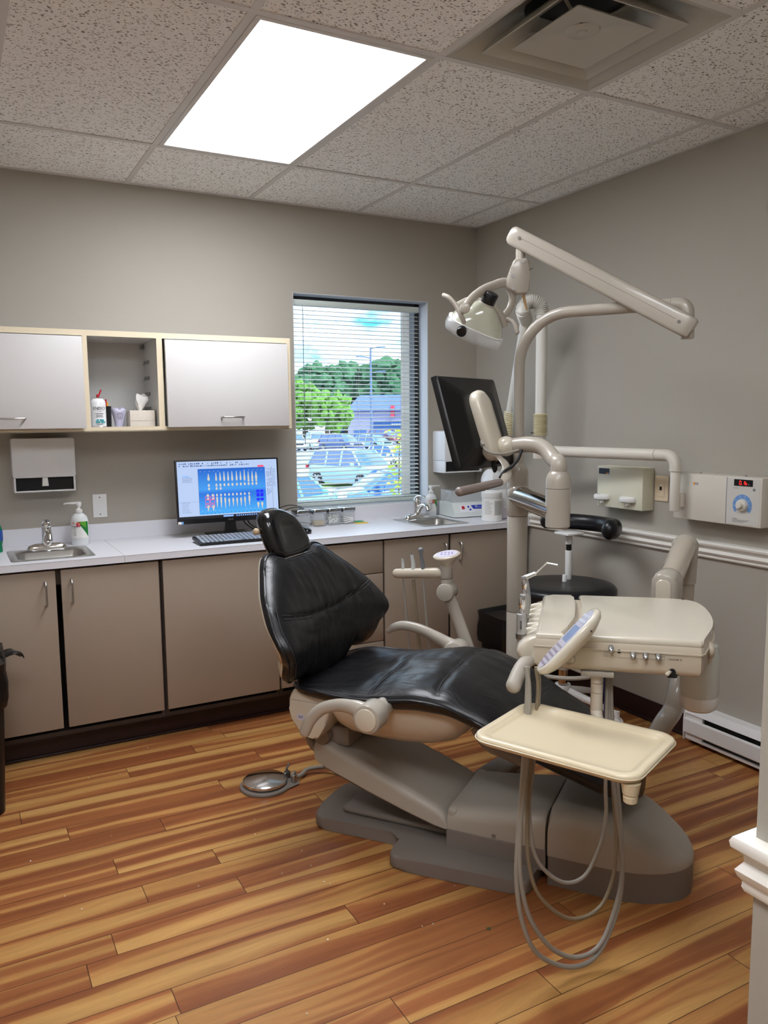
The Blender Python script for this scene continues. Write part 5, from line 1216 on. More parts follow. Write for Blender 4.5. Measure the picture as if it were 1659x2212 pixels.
# ================================================================== waste bins
BAG = mat('black_bin_liner', srgb(14, 14, 16), .28, bump=.5, bscale=30)
def bin_(name, label, c, w, d, h, rz, flare):
    c = V(c); t = thing(name, label, 'waste bin', c, rz, 'black waste bins with liners')
    M = Matrix.Translation(c) @ Matrix.Rotation(rz, 4, 'Z')
    b = B(); b.loft([[M @ V((x, y, z)) for x, y in rrect(w*k, d*k, .04, 5)] for k, z in ((.80, .0), (.82, .004), (.99, h-.03), (1.0, h))]); finish('body', b, BLACKP, t)
    b = B(); L = []; random.seed(int(h*1000))
    for k, z in ((.3, h-.14), (.75, h-.10), (.93, h-.03), (1.0, h+.008), (1.05, h+.012), (1.06, h-.02), (1.05, h-.07), (1.045, h-.12), (1.03, h-.15)):
        r = rrect(w*k, d*k, .045*k, 8); row = []
        for i, (x, y) in enumerate(r):
            q = noise.noise(V((x*14, y*14, z*16)))*.016+noise.noise(V((x*40, y*40, z*30)))*.006
            f = 1+q/ max(.1, math.hypot(x, y)); row.append(M @ V((x*f, y*f, z+q*.8+(0.012*noise.noise(V((x*20, y*20, 3))) if z > h-.12 else 0))))
        L.append(row)
    b.loft(L)
    if flare:
        for k in range(3):
            a = M @ V((w*.5, -.02+.03*k, h-.0)); b.tube([a, a+V((.03, -.01*k, .012)), a+V((.062, .005, .006-.012*k)), a+V((.075, .012, -.018))], [.02, .022, .014, .003], 8, smooth=3, squash=(.35, 1))
    finish('liner', b, BAG, t, sharp=60)
bin_('waste_bin', 'tall black waste bin with liner cut by the left picture edge', (-2.868, -.80, 0), .29, .33, .565, 0, True)
bin_('waste_bin', 'smaller black waste bin with liner behind the post in the corner', (-.285, -.73, 0), .26, .26, .40, 0, False)

# ================================================================== things on the worktop
CT = .8655
def pump_bottle(name, label, c, h, wid, variant, rz):
    c = V(c); t = thing(name, label, 'pump bottle', c, rz, 'hand sanitizer pump bottles'); M = Matrix.Translation(c) @ Matrix.Rotation(rz, 4, 'Z')
    sq = .62; b = B(); W = wid/2
    b.lathe([(W*.9, 0), (W, .006), (W, h*.42), (W*1.0, h*.55), (W*.88, h*.64), (W*.6, h*.70), (W*.36, h*.73), (W*.36, h*.745)], (0, 0, 0), 36, M, sq=(1, sq)); finish('body', b, mat('frosted_white_bottle', srgb(222, 226, 226), .35, coat=.2), t)
    b = B(); b.lathe([(W*.42, h*.735), (W*.42, h*.80), (W*.34, h*.80), (W*.2, h*.83), (W*.17, h*.87), (W*.30, h*.875), (W*.30, h*.92)], (0, 0, 0), 24, M); hd_ = -1 if variant else 1
    b.tube([M @ V((hd_*-.01, 0, h*.945)), M @ V((hd_*.01, 0, h*.945)), M @ V((hd_*.045, 0, h*.95)), M @ V((hd_*.062, 0, h*.945)), M @ V((hd_*.064, 0, h*.925))], [.011, .009, .005, .0045, .004], 12, squash=(.8, 1)); b.lathe([(W*.34, h*.915), (W*.36, h*.96), (W*.3, h*.97)], (0, 0, 0), 20, M); finish('pump', b, WHITEP, t)
    # wrap-around label on the front
    def lab(a0, a1, z0, z1, off=.0006, n=16, z0b=None, z1b=None):
        L = []
        for k in range(n+1):
            u = k/n; a = a0+(a1-a0)*u; r = W+off
            zz0 = z0+((z0b if z0b is not None else z0)-z0)*u; zz1 = z1+((z1b if z1b is not None else z1)-z1)*u
            L.append([M @ V((r*math.cos(a), r*sq*math.sin(a), zz0)), M @ V((r*math.cos(a), r*sq*math.sin(a), zz1))])
        b.loft(L, closed=False, cap=False)
    b = B(); lab(math.radians(200), math.radians(340), h*.16, h*.54); lb = finish('label', b, PAPER, t)
    b = B(); lab(math.radians(262), math.radians(338), h*.52, h*.535, .0012, 16, h*.17, h*.535); finish('green_field', b, DGREEN, lb)
    b = B(); lab(math.radians(262), math.radians(318), h*.53, h*.535, .0018, 16, h*.38, h*.535); finish('lime_field', b, GREEN, lb)
    b = B(); b.box(M @ V((-.002, -W*sq-.0022, h*.47)), (.017, .001, .019)); finish('red_square', b, RED, lb)
    b = B(); b.text('D', M @ frame((-.002, -W*sq-.003, h*.468), (1, 0, 0), (0, 0, 1), (0, -1, 0)), .017, .0003, 'CENTER'); finish('label_letter', b, WHITEP, lb)
    b = B(); b.text('3M', M @ frame((-W*.80, -W*sq*.72-.0018, h*.50), V((1, -.35, 0)).normalized(), (0, 0, 1), V((-.35, -1, 0)).normalized()), .011, .0003); finish('red_lettering', b, RED, lb)
    b = B(); b.text('Avagard', M @ frame((-W*.86, -W*sq*.68-.0018, h*.43), V((1, -.42, 0)).normalized(), (0, 0, 1), V((-.42, -1, 0)).normalized()), .009, .0003)
    for k in range(6): b.box(M @ V((-W*.45, -W*sq*.92-.0015, h*(.385-.032*k))), (.018-.002*(k % 3), .0008, .0009))
    finish('small_print', b, INK, lb)
pump_bottle('sanitizer_bottle', 'white pump bottle with green label beside the left sink', (-2.335, -.115, CT), .205, .078, 1, -.25)
pump_bottle('sanitizer_bottle', 'white pump bottle between the corner faucet and the white device', (-.372, -.072, CT), .185, .074, 0, .1)
# green dish soap bottle, cut by the frame
t = thing('dish_soap_bottle', 'green dish soap bottle at the left edge beside the sink', 'bottle', (-2.695, -.165, CT))
b = B(); b.lathe([(.026, 0), (.028, .01), (.026, .03), (.030, .05), (.030, .10), (.022, .125), (.012, .135)], (-2.695, -.165, CT), 28, sq=(1, .7)); finish('body', b, mat('soap_green', srgb(10, 120, 80), .2, coat=.4), t)
b = B(); b.lathe([(.0305, .052), (.0308, .056), (.0308, .096), (.0305, .10)], (-2.695, -.165, CT), 28, sq=(1, .7)); finish('label', b, mat('soap_label', srgb(40, 80, 160), .5), t)
b = B(); b.lathe([(.014, .135), (.014, .15), (.008, .155), (.007, .165)], (-2.695, -.165, CT), 20); finish('cap', b, mat('cap_green', srgb(60, 200, 110), .4), t)

# desktop monitor with dental chart
mt_ = thing('desktop_monitor', 'black desktop monitor showing a blue dental chart on the worktop', 'monitor', (-1.63, -.17, CT))
mA = math.radians(-1.5); DM = Matrix.Translation((-1.633, -.205, .935)) @ Matrix.Rotation(mA, 4, 'Z') @ Matrix.Rotation(math.radians(-4), 4, 'X')
MWd, MHt = .526, .312
Fz = frame((0, 0, 0), (1, 0, 0), (0, 0, 1), (0, -1, 0))
DS = DM @ Fz                              # x right, y up, z toward the viewer
b = B(DS); b.box((0, MHt/2, -.010), (MWd, MHt, .020), .003); b.box((0, MHt/2-.02, -.03), (MWd*.55, MHt*.55, .03), .01); pn = finish('panel', b, BLACKP, mt_)
def scr_mat(name, col, s=.75): return mat(name, (.02, .02, .02, 1), .25, emit=col, estr=s)
def grad():
    m = NT('chart_blue'); m.b.inputs['Base Color'].default_value = (.02, .02, .02, 1); m.b.inputs['Roughness'].default_value = .25
    tc = m.add('ShaderNodeTexCoord'); sp_ = m.add('ShaderNodeSeparateXYZ'); m.link(tc.outputs['Generated'], sp_.inputs[0])
    r = m.add('ShaderNodeValToRGB'); e = r.color_ramp.elements; e[0].position = 0; e[0].color = srgb(70, 170, 240); e[1].position = 1; e[1].color = srgb(20, 95, 200)
    q = e.new(.45); q.color = srgb(28, 110, 215); q = e.new(.55); q.color = srgb(60, 150, 232)
    m.link(sp_.outputs[2], r.inputs[0]); m.link(r.outputs[0], m.b.inputs['Emission Color']); m.b.inputs['Emission Strength'].default_value = .44; return m.m
SW = .508; SH = .283; S0 = (-SW/2, .022)
def sr(u0, u1, v0, v1, z0, z1): b.bb(S0[0]+u0*SW, S0[0]+u1*SW, S0[1]+v0*SH, S0[1]+v1*SH, z0, z1)
b = B(DS); sr(0, 1, 0, 1, 0, .0004); sn = finish('screen', b, scr_mat('screen_pale_blue', srgb(190, 212, 250), .38), mt_)
b = B(DS); sr(.20, .875, .07, .865, .0004, .0007); finish('chart_field', b, grad(), sn)
b = B(DS); sr(0, 1, 0, .05, .0005, .0009); finish('task_bar', b, scr_mat('bar_black', srgb(10, 12, 20), .5), sn)
b = B(DS); random.seed(3)
for r_, v in ((0, .95), (1, .91)):
    for k in range(34 if r_ == 0 else 40):
        if random.random() < .82: w_ = random.uniform(.004, .014); u = .02+k*.0185; sr(u, u+w_, v, v+random.uniform(.015, .028), .0006, .001)
for k in range(22):
    for j in range(3):
        if random.random() < .8: u = .892+j*.018; sr(u, u+.008, .36+k*.022, .36+k*.022+.01, .0006, .001)
for k in range(16): sr(.953, .97+random.random()*.02, .52+k*.02, .524+k*.02, .0006, .001)
for k in range(6): sr(.03, .03+random.uniform(.04, .10), .12+k*.033, .124+k*.033, .0006, .001)
for k in range(5): sr(.045, .13+random.random()*.02, .72-k*.02, .724-k*.02, .0006, .001)
sr(0, .2, .30, .302, .0006, .001); sr(.198, .2, .07, .865, .0006, .001); sr(.945, .947, .1, .87, .0006, .001)
for k in range(16):
    sr(.225+k*.040, .237+k*.040, .842, .85, .0008, .0011); sr(.225+k*.040, .237+k*.040, .085, .093, .0008, .0011)
finish('screen_text', b, scr_mat('text_navy', srgb(50, 70, 120), .5), sn)
b = B(DS); sr(.05, .11, .735, .755, .0008, .0012); sr(.43, .53, .012, .04, .001, .0013)
for k in range(10): sr(.56+k*.022, .572+k*.022, .014, .036, .001, .0013)
finish('highlight_bar', b, scr_mat('bar_blue', srgb(120, 160, 240), .6), sn)
b = B(DS); sr(.80, .862, .868, .898, .0008, .0012)
for x, y, w_, h_ in ((.262, .335, .045, .045), (.312, .335, .045, .045), (.262, .27, .045, .05), (.312, .27, .045, .05), (.262, .2, .045, .04), (.312, .2, .045, .04)):
    for a in ((x-.003, x+w_-.007, y+h_, y+h_+.008), (x-.003, x+w_-.007, y-.008, y), (x-.003, x, y, y+h_), (x+w_-.01, x+w_-.006, y, y+h_)): sr(*a, .0009, .0014)
finish('red_marks', b, scr_mat('mark_red', srgb(225, 60, 90), .6), sn)
def tooth(u, v, w, h, up, root):
    cx = S0[0]+u*SW; cy = S0[1]+v*SH; W_ = w*SW; H_ = h*SH; pts = []
    if root:
        s = 1 if up else -1
        pts = [(-.5, -.05*s), (-.42, -.3*s), (0, -.38*s), (.42, -.3*s), (.5, -.05*s), (.3, .2*s), (.12, .62*s), (0, .66*s), (-.12, .62*s), (-.3, .2*s)]
    else: pts = [(.5*math.cos(a), .5*math.sin(a)) for a in [2*PI*k/12 for k in range(12)]]
    if root and not up: pts = pts[::-1]
    b.prism([(cx+x*W_, cy+y*H_) for x, y in pts], .0009, .0015)
b = B(DS)
xs = [.30, .375, .415, .455, .495, .535, .58, .62, .66, .70, .74, .78]
for i, u in enumerate(xs):
    big = i in (0, 11); h = [.12, .14, .15, .17, .16, .17, .17, .16, .19, .15, .15, .13][i]
    tooth(u, .70, .024 if big else .018, h, True, True)
    tooth(u, .575, .020, .055, True, False)
    if i in (0, 1, 2, 9, 10, 11): tooth(u, .515 if i < 3 else .635, .02, .05, True, False)
xl = [.285, .335, .375, .415, .455, .495, .535, .575, .615, .655, .70]
for i, u in enumerate(xl):
    h = [.1, .1, .15, .17, .19, .15, .15, .15, .15, .18, .15][i]
    tooth(u, .285 if i > 1 else .19, .024 if i < 2 else .018, h, False, True)
    tooth(u, .40, .018 if i > 1 else .026, .05, True, False)
    if i in (0, 1, 2, 3, 10): tooth(u, .345, .02, .045, True, False)
for u in (.79, .83): tooth(u, .20, .024, .1, False, True)
for k in range(5): tooth(.225+k*.043, .82, .006, .012, True, False); tooth(.665+k*.043, .82, .006, .012, True, False); tooth(.225+k*.043, .13, .006, .012, True, False); tooth(.665+k*.043, .13, .006, .012, True, False)
finish('tooth_icons', b, scr_mat('tooth_white', srgb(222, 218, 208), .36), sn)
b = B(DS)
for u in (.775, .815):
    for v, h in ((.41, .05), (.335, .065), (.265, .045)): sr(u, u+.033, v, v+h, .0009, .0015)
finish('blue_marks', b, scr_mat('mark_blue', srgb(20, 20, 220), .6), sn)
b = B(DS); b.text('ASUS', frame((0, .011, .0003), (1, 0, 0), (0, 1, 0), (0, 0, 1)), .012, .0003, 'CENTER'); finish('brand_lettering', b, STEEL, mt_)
b = B(DS); b.bb(-MWd/2+.002, -MWd/2+.024, .001, .013, 0, .0006); st_ = finish('sticker', b, PAPER, mt_)
b = B(DS); b.bb(-MWd/2+.018, -MWd/2+.028, .001, .013, .0003, .0009); finish('sticker_blue', b, LBLUE, st_)
b = B(); b.loft([[DM @ V((x*k, y, z)) for x, y in ((-.022, .004), (.022, .004), (.022, .016), (-.022, .016))] for k, z in ((1.0, .10), (1.0, .03), (1.25, -.02), (1.5, -.062))]); b.bb(-1.74, -1.53, -.28, -.10, CT, CT+.010, .004); finish('stand', b, BLACKP, mt_)
b = B(); b.tube([(-1.55, -.14, .95), (-1.53, -.12, .91), (-1.48, -.13, .875), (-1.40, -.10, .873)], .003, 8, smooth=4); b.tube([(-1.53, -.14, .95), (-1.505, -.12, .905), (-1.45, -.12, .873), (-1.38, -.09, .873)], .003, 8, smooth=4); finish('cable', b, RUB, mt_)
# keyboard with clear cover
t = thing('keyboard', 'black keyboard with pale cover in front of the desktop monitor', 'keyboard', (-1.66, -.38, CT))
KM = Matrix.Translation((-1.655, -.405, CT+.003)) @ Matrix.Rotation(math.radians(-1), 4, 'Z') @ Matrix.Rotation(math.radians(6), 4, 'X')
b = B(KM); b.box((0, 0, .008), (.42, .15, .016), .004); finish('base', b, BLACKP, t)
b = B(KM)
for r_ in range(6):
    for k in range(19):
        if r_ == 0 and 4 < k < 9: continue
        b.box((-.19+k*.0208, -.058+r_*.0225, .019), (.0175, .017, .007), .0018, 1)
b.box((-.045, -.058, .019), (.1, .017, .007), .0018, 1); finish('keys', b, mat('covered_keys', srgb(138, 144, 152), .3, coat=.5), t)
b = B(); b.ball((-1.285, -.33, CT+.012), .030, (1, 1.7, .62), n=20); o = finish('mouse', b, BLACKG); tag(o, 'black computer mouse on the worktop beside the glass jars', 'mouse')
# power adapter and cables between monitor and jars
t = thing('cable_tangle', 'loose black cables lying on the worktop behind the jars', 'cables', (-1.27, -.05, CT))
b = B(); b.tube([(-1.40, -.06, CT+.01), (-1.33, -.05, CT+.09), (-1.26, -.055, CT+.115), (-1.18, -.05, CT+.095), (-1.15, -.045, CT+.05)], .0022, 8, smooth=5); b.tube([(-1.38, -.05, CT+.02), (-1.30, -.045, CT+.08), (-1.22, -.05, CT+.10), (-1.17, -.04, CT+.075), (-1.21, -.04, CT+.05), (-1.28, -.04, CT+.045)], .0022, 8, smooth=5); b.tube([(-1.40, -.04, CT+.003), (-1.25, -.04, CT+.02), (-1.12, -.035, CT+.003)], .0022, 8, smooth=4); finish('cable', b, RUB, t)
# glass jars
JG = mat('jar_glass', (.7, .76, .78, 1), .04, alpha=.14, spec=.9, coat=.5); JL = mat('jar_lid_chrome', (.42, .44, .46, 1), .12, 1)
def jar(x, y, label, fill, rz=.03):
    t = thing('glass_jar', label, 'jar', (x, y, CT), rz, 'square glass jars with chrome lids'); M = Matrix.Translation((x, y, CT)) @ Matrix.Rotation(rz, 4, 'Z')
    b = B(M); w = .078; b.loft([[(px, py, z) for px, py in rrect(w*k, w*k, .014, 5)] for k, z in ((.9, .0), (1, .005), (1, .058), (.95, .066), (.95, .072))]); b.loft([[(px, py, z) for px, py in rrect(w*k, w*k, .014, 5)] for k, z in ((.84, .006), (.92, .010), (.92, .060), (.9, .070))], cap=False); finish('glass', b, JG, t, sharp=50)
    b = B(M); b.loft([[(px, py, z) for px, py in rrect(w*k, w*k, .012, 5)] for k, z in ((1.02, .069), (1.04, .071), (1.04, .089), (1.0, .0925), (.97, .093))]); finish('lid', b, JL, t)
    return M
def fill_rolls(M, n=60):
    random.seed(5)
    for k in range(n):
        if k >= 70: break
        x, y, z = random.uniform(-.027, .027), random.uniform(-.027, .027), .009+.047*(k/n); a = random.uniform(0, PI); ti = random.uniform(-.35, .35)
        d = V((math.cos(a)*math.cos(ti), math.sin(a)*math.cos(ti), math.sin(ti)))*.0085; c = M @ V((x*.9, y*.9, z+.004)); q = M.to_3x3() @ d
        b = B(); b.cyl(c-q, c+q, .0036, n=8); o = finish('cotton_roll', b, COTTON); tag(o, 'white cotton roll inside the second glass jar from the right', 'cotton roll', 'cotton rolls in the middle jar')
M1 = jar(-1.220, -.118, 'square glass jar with chrome lid half hidden behind the headrest', 0)
M2 = jar(-1.124, -.122, 'square glass jar holding tan pads, left of the cotton roll jar', 1)
M3 = jar(-1.034, -.118, 'square glass jar full of white cotton rolls', 2)
M4 = jar(-.946, -.112, 'square glass jar holding folded white gauze, rightmost of the jars', 3)
fill_rolls(M3, 64)
for k in range(6):
    b = B(M2); b.box((.002*math.sin(k*2), -.004+.003*math.cos(k*3), .008+k*.0042), (.052, .05, .0032), .001); o = finish('gauze_pad', b, mat('tan_pad', srgb(216, 196, 160), .9) if k == 0 else bpy.data.materials['tan_pad']); tag(o, 'tan pad stacked flat in a glass jar left of the cotton rolls', 'pad', 'tan pads in the jar')
for k in range(4):
    b = B(M4); pts = []
    b.loft([[((x), y, .010+k*.0085+z+.004*math.sin(x*60+k)) for y, z in ((-.028, 0), (.028, 0), (.028, .005), (-.028, .005))] for x in [-.028+.056*i/8 for i in range(9)]]); o = finish('gauze_fold', b, COTTON); tag(o, 'folded white gauze inside the rightmost glass jar', 'gauze', 'gauze folds in the right jar')
b = B(); b.bb(-.905, -.835, -.165, -.105, CT, CT+.004, .001); o = finish('sticky_note_pad', b, YEL); tag(o, 'small yellow note pad beside the rightmost glass jar', 'note pad')
b = B(); b.bb(-.895, -.85, -.135, -.09, CT+.0045, CT+.009, .001); o = finish('paper_pad', b, mat('pad_green', srgb(60, 150, 110), .6)); tag(o, 'small green pad lying on the yellow note pad', 'note pad')

# white lab device with clear lid
t = thing('amalgamator', 'white bench device with clear lid, red switch and blue label in the corner', 'dental mixer', (-.18, -.17, CT))
dA = math.radians(-6); Dm = Matrix.Translation((-.185, -.155, CT)) @ Matrix.Rotation(dA, 4, 'Z'); FX = frame((0, 0, 0), (0, 1, 0), (0, 0, 1), (1, 0, 0))
b = B(Dm); prof = [(-.105, .004), (-.100, .03), (-.065, .085), (.09, .085), (.095, .004)]
b.loft([[(x, y, z) for y, z in prof] for x in (-.125, .125)]); finish('housing', b, mat('device_white', srgb(220, 225, 222), .4), t, sharp=20)
b = B(Dm); sl = V((0, .035, .055)).normalized(); b.T = Dm @ frame((0, -.100, .03), (1, 0, 0), sl, V((1, 0, 0)).cross(sl))
b.box((.01, .026, .0005), (.19, .046, .001)); pnl = finish('front_panel', b, mat('device_panel', srgb(232, 232, 236), .35), t)
TT = Dm @ frame((0, -.100, .03), (1, 0, 0), sl, V((1, 0, 0)).cross(sl))
b = B(TT); b.box((-.060, .030, .003), (.016, .018, .006), .001); finish('power_switch', b, RED, t)
for x, y in ((-.025, .034), (-.016, .016)):
    b = B(TT); b.cyl((x, y, .001), (x, y, .003), .0062, n=16); finish('button', b, BLUE, t)
b = B(TT); b.prism([(-.006, .044), (.095, .044), (.085, .018), (.005, .020)], .001, .0016); bl_ = finish('blue_label', b, BLUE, t)
b = B(TT); b.text('MIX', frame((.02, .034, .0017), (1, 0, 0), (0, 1, 0), (0, 0, 1)), .008, .0001) if False else b.bb(.022, .034, .036, .040, .0016, .0019); b.bb(.018, .06, .029, .031, .0016, .0019); finish('label_marks', b, WHITEP, bl_)
b = B(Dm); b.loft([[(x, y, z) for y, z in ((-.066, .086), (-.045, .155), (.085, .155), (.085, .1535), (-.044, .1535), (-.064, .086))] for x in (-.12, -.118)]); b.loft([[(x, y, z) for y, z in ((-.066, .086), (-.045, .155), (.085, .155), (.085, .086))] for x in (.118, .12)]); b.loft([[(x, y, z) for y, z in ((-.066, .086), (-.045, .155), (.085, .155), (.085, .1535), (-.044, .1535), (-.064, .086))] for x in (-.118, .118)]); b.loft([[(x, y, z) for y, z in ((-.066, .086), (-.045, .155), (.085, .155), (.085, .086))] for x in (-.12, -.1185)]); finish('clear_lid', b, mat('smoky_clear', (.75, .78, .8, 1), .08, alpha=.35, coat=1), t, sharp=20)
b = B(Dm); b.cyl((.02, 0, .085), (.02, 0, .11), .012, n=16); b.bb(.01, .055, -.012, .012, .105, .118, .003); finish('capsule_fork', b, STEEL, t)
# wipes canister
wc = V((-.205, -.445, CT))
t = thing('wipes_canister', 'white printed wipes canister with screw lid at the front of the worktop', 'canister', wc)
b = B(); b.lathe([(.054, 0), (.057, .004), (.057, .014), (.0555, .018), (.0555, .128), (.057, .131), (.057, .134)], wc, 40); finish('body', b, WHITEP, t)
b = B(); b.lathe([(.057, .1345), (.0585, .137), (.0585, .160), (.056, .163), (.040, .165), (.035, .171), (.001, .172)], wc, 40); finish('lid', b, WHITEP, t)
def clab(a0, a1, z0, z1, r, m_, name, par):
    b = B(); L = []
    for k in range(17):
        a = math.radians(a0+(a1-a0)*k/16); L.append([wc+V((r*math.cos(a), r*math.sin(a), z0)), wc+V((r*math.cos(a), r*math.sin(a), z1))])
    b.loft(L, closed=False, cap=False); return finish(name, b, m_, par)
lb = clab(185, 335, .022, .124, .0559, PAPER, 'label', t)
clab(250, 312, .036, .116, .0562, mat('label_grey', srgb(196, 196, 192), .6), 'grey_field', lb)
b = B(); random.seed(2)
for col_, (a0, a1) in enumerate(((190, 243), (252, 310))):
    for k in range(15):
        z = .114-k*.0052; e = a1-random.uniform(0, 22)
        L = []
        for q in range(9):
            a = math.radians(a0+(e-a0)*q/8); L.append([wc+V((.0566*math.cos(a), .0566*math.sin(a), z)), wc+V((.0566*math.cos(a), .0566*math.sin(a), z+.0014))])
        b.loft(L, closed=False, cap=False)
finish('small_print', b, GREYINK, lb)
# plastic bags stack behind the canister
t = thing('bag_packet', 'pale translucent packet of bags standing behind the wipes canister', 'packet', (-.07, -.38, CT))
b = B(); b.bb(-.135, -.045, -.415, -.36, CT, CT+.155, .012); finish('packet', b, mat('pale_lilac_film', srgb(214, 208, 216), .4, bump=.5, bscale=25), t)

# ================================================================== things in the open bay
SZ = 1.4135
q = V((-2.248, -.262, SZ))
t = thing('aerosol_can', 'white aerosol can with red nozzle in the open cabinet bay', 'spray can', q)
b = B(); b.lathe([(.030, 0), (.0325, .003), (.0325, .108), (.030, .116), (.022, .125), (.020, .127)], q, 32); finish('can', b, WHITEM, t)
b = B(); b.lathe([(.033, .0), (.034, .002), (.033, .004)], q, 32); b.lathe([(.017, .127), (.018, .130), (.016, .132)], q, 24); finish('rim', b, STEEL, t)
b = B(); b.cyl(q+ZZ*.130, q+ZZ*.146, .006, n=14, bev=.002); b.tube([q+V((.004, -.002, .140)), q+V((.015, -.004, .166))], .0032, 8); finish('nozzle', b, RED, t)
b = B(); b.text('ENDO', frame(q+V((-.003, -.0335, .083)), (1, 0, 0), (0, 0, 1), (0, -1, 0)), .0185, .0003, 'CENTER'); b.text('I C E', frame(q+V((-.002, -.0335, .069)), (1, 0, 0), (0, 0, 1), (0, -1, 0)), .0075, .0002, 'CENTER')
for z, w_ in ((.060, .034), (.052, .026), (.046, .030), (.014, .032), (.010, .022)): b.box(q+V((-.002, -.0326, z)), (w_, .0016, .0012))
finish('lettering', b, INK, t)
b = B()
for x, z in ((-.014, .022), (-.004, .022), (.008, .022), (.017, .022), (-.010, .031), (.003, .031), (.012, .030)): b.box(q+V((x, -.0325+.25*x*x*20, z)), (.010, .002, .008), .0015, 1)
finish('ice_cubes', b, TEAL, t)
pq = V((-2.213, -.20, SZ))
t = thing('pen_cup', 'black cup of pens behind the aerosol can in the open bay', 'pen cup', pq)
b = B(); b.lathe([(.030, 0), (.032, .09), (.0335, .094), (.030, .094), (.028, .01)], pq, 24); finish('cup', b, BLACKP, t)
for k, (dx, dy, h, m_) in enumerate(((.006, -.012, .125, RED), (.014, .0, .112, YEL), (.01, -.006, .108, ORANGE), (-.012, .004, .118, BLUE))):
    b = B(); b.tube([pq+V((dx*.4, dy*.4, .012)), pq+V((dx*1.2, dy*1.2, h))], .004, 8); o = finish('pen', b, m_); tag(o, ['red pen leaning tallest in the black cup', 'yellow pen in the black cup', 'orange pen in the black cup', 'blue pen at the back of the black cup'][k], 'pen', 'pens in the black cup')
# ceramic tooth
q = V((-2.146, -.19, SZ))
b = B(); L = []
for i in range(25):
    z = i/24; r = SP([0, .08, .3, .6, .8, .92, 1], [.017, .0185, .0205, .026, .029, .027, .016], z); row = []
    for k in range(32):
        a = 2*PI*k/32; g = 1+.10*math.cos(2*a)*(.3+.7*z); dip = .010*math.exp(-(math.cos(a)/.45)**2)*max(0, z-.55)/.45
        row.append(q+V((r*g*math.cos(a)*1.05, r*g*math.sin(a)*.8, .088*z-dip)))
    L.append(row)
b.loft(L); t = thing('tooth_figurine', 'lilac molar tooth figurine between the spray can and tissue box', 'figurine', q)
TG = mat('lilac_ceramic', srgb(184, 180, 200), .4, coat=.3); finish('tooth', b, TG, t, sharp=70)
b = B(); pts = [q+V((x, -.0255, z)) for x, z in ((-.011, .058), (-.006, .062), (0, .059), (.006, .062), (.011, .057), (.011, .048), (.007, .036), (.003, .034), (.001, .044), (-.002, .045), (-.004, .035), (-.008, .036), (-.011, .048), (-.011, .058))]
b.tube(pts, .0006, 6, smooth=3); finish('tooth_drawing', b, INK, t)
# tissue box
t = thing('tissue_box', 'beige patterned tissue box with a white tissue pulled up', 'tissue box', (-2.055, -.20, SZ))
def tismat():
    m = NT('tissue_box_print'); c = m.coord(scale=(40, 40, 60)); n = m.add('ShaderNodeTexNoise'); n.inputs['Scale'].default_value = 1.2; n.inputs['Distortion'].default_value = 3
    m.link(c, n.inputs['Vector']); r = m.add('ShaderNodeValToRGB'); e = r.color_ramp.elements; e[0].position = .485; e[0].color = srgb(214, 204, 190); e[1].position = .5; e[1].color = srgb(160, 148, 134); q = e.new(.515); q.color = srgb(214, 204, 190)
    m.link(n.outputs[0], r.inputs[0]); m.link(r.outputs[0], m.b.inputs['Base Color']); m.b.inputs['Roughness'].default_value = .6; return m.m
TM_ = Matrix.Translation((-2.052, -.205, SZ)) @ Matrix.Rotation(math.radians(-3), 4, 'Z')
b = B(TM_); b.box((0, 0, .037), (.112, .125, .074), .002); finish('box', b, tismat(), t)
b = B(TM_); b.box((0, -.0626, .026), (.110, .001, .0008)); finish('fold_line', b, INK, t)
b = B(TM_); L = []
for i in range(9):
    z = i/8; r = SP([0, .3, .7, 1], [.006, .016, .026, .020], z); L.append([(.0+.006*z+(r*(1+.35*math.sin(3*a+z*2)))*math.cos(a), r*.55*(1+.4*math.cos(2*a+z))*math.sin(a), .072+.072*z+.008*math.sin(2*a)*z) for a in [2*PI*k/20 for k in range(20)]])
b.loft(L, cap=False); finish('tissue', b, mat('tissue_white', srgb(228, 226, 222), .9), t, sharp=70)

# ================================================================== crumbs on the floor
b = B(); random.seed(11)
for (x, y) in ((551, 1802), (556, 1720), (577, 1717), (652, 1838), (609, 1887), (672, 1870), (713, 1910), (830, 1953), (708, 2030), (663, 2190), (982, 1914), (935, 1996), (912, 2001), (240, 1806), (319, 1615), (600, 1533), (192, 1680), (259, 1672), (66, 1860), (177, 1964), (429, 1914), (140, 1936), (550, 1771), (700, 1905)):
    c = PZ(x, y, .001); b.box((c.x, c.y, .0015), (random.uniform(.002, .004), random.uniform(.002, .0035), .0022))
o = finish('crumbs', b, PAPER, flat=True); tag(o, 'tiny white crumbs scattered over the wooden floor', 'crumbs', kind='stuff')
c = PZ(1057, 2006, .001); b = B(); b.loft([[(c.x+.007, c.y, z), (c.x, c.y+.008, z), (c.x-.009, c.y+.002, z), (c.x-.003, c.y-.007, z)] for z in (.0005, .0018)]); o = finish('leaf_scrap', b, mat('leaf_scrap_green', srgb(70, 80, 50), .8)); tag(o, 'small dark green leaf scrap on the floor before the hose loops', 'leaf')
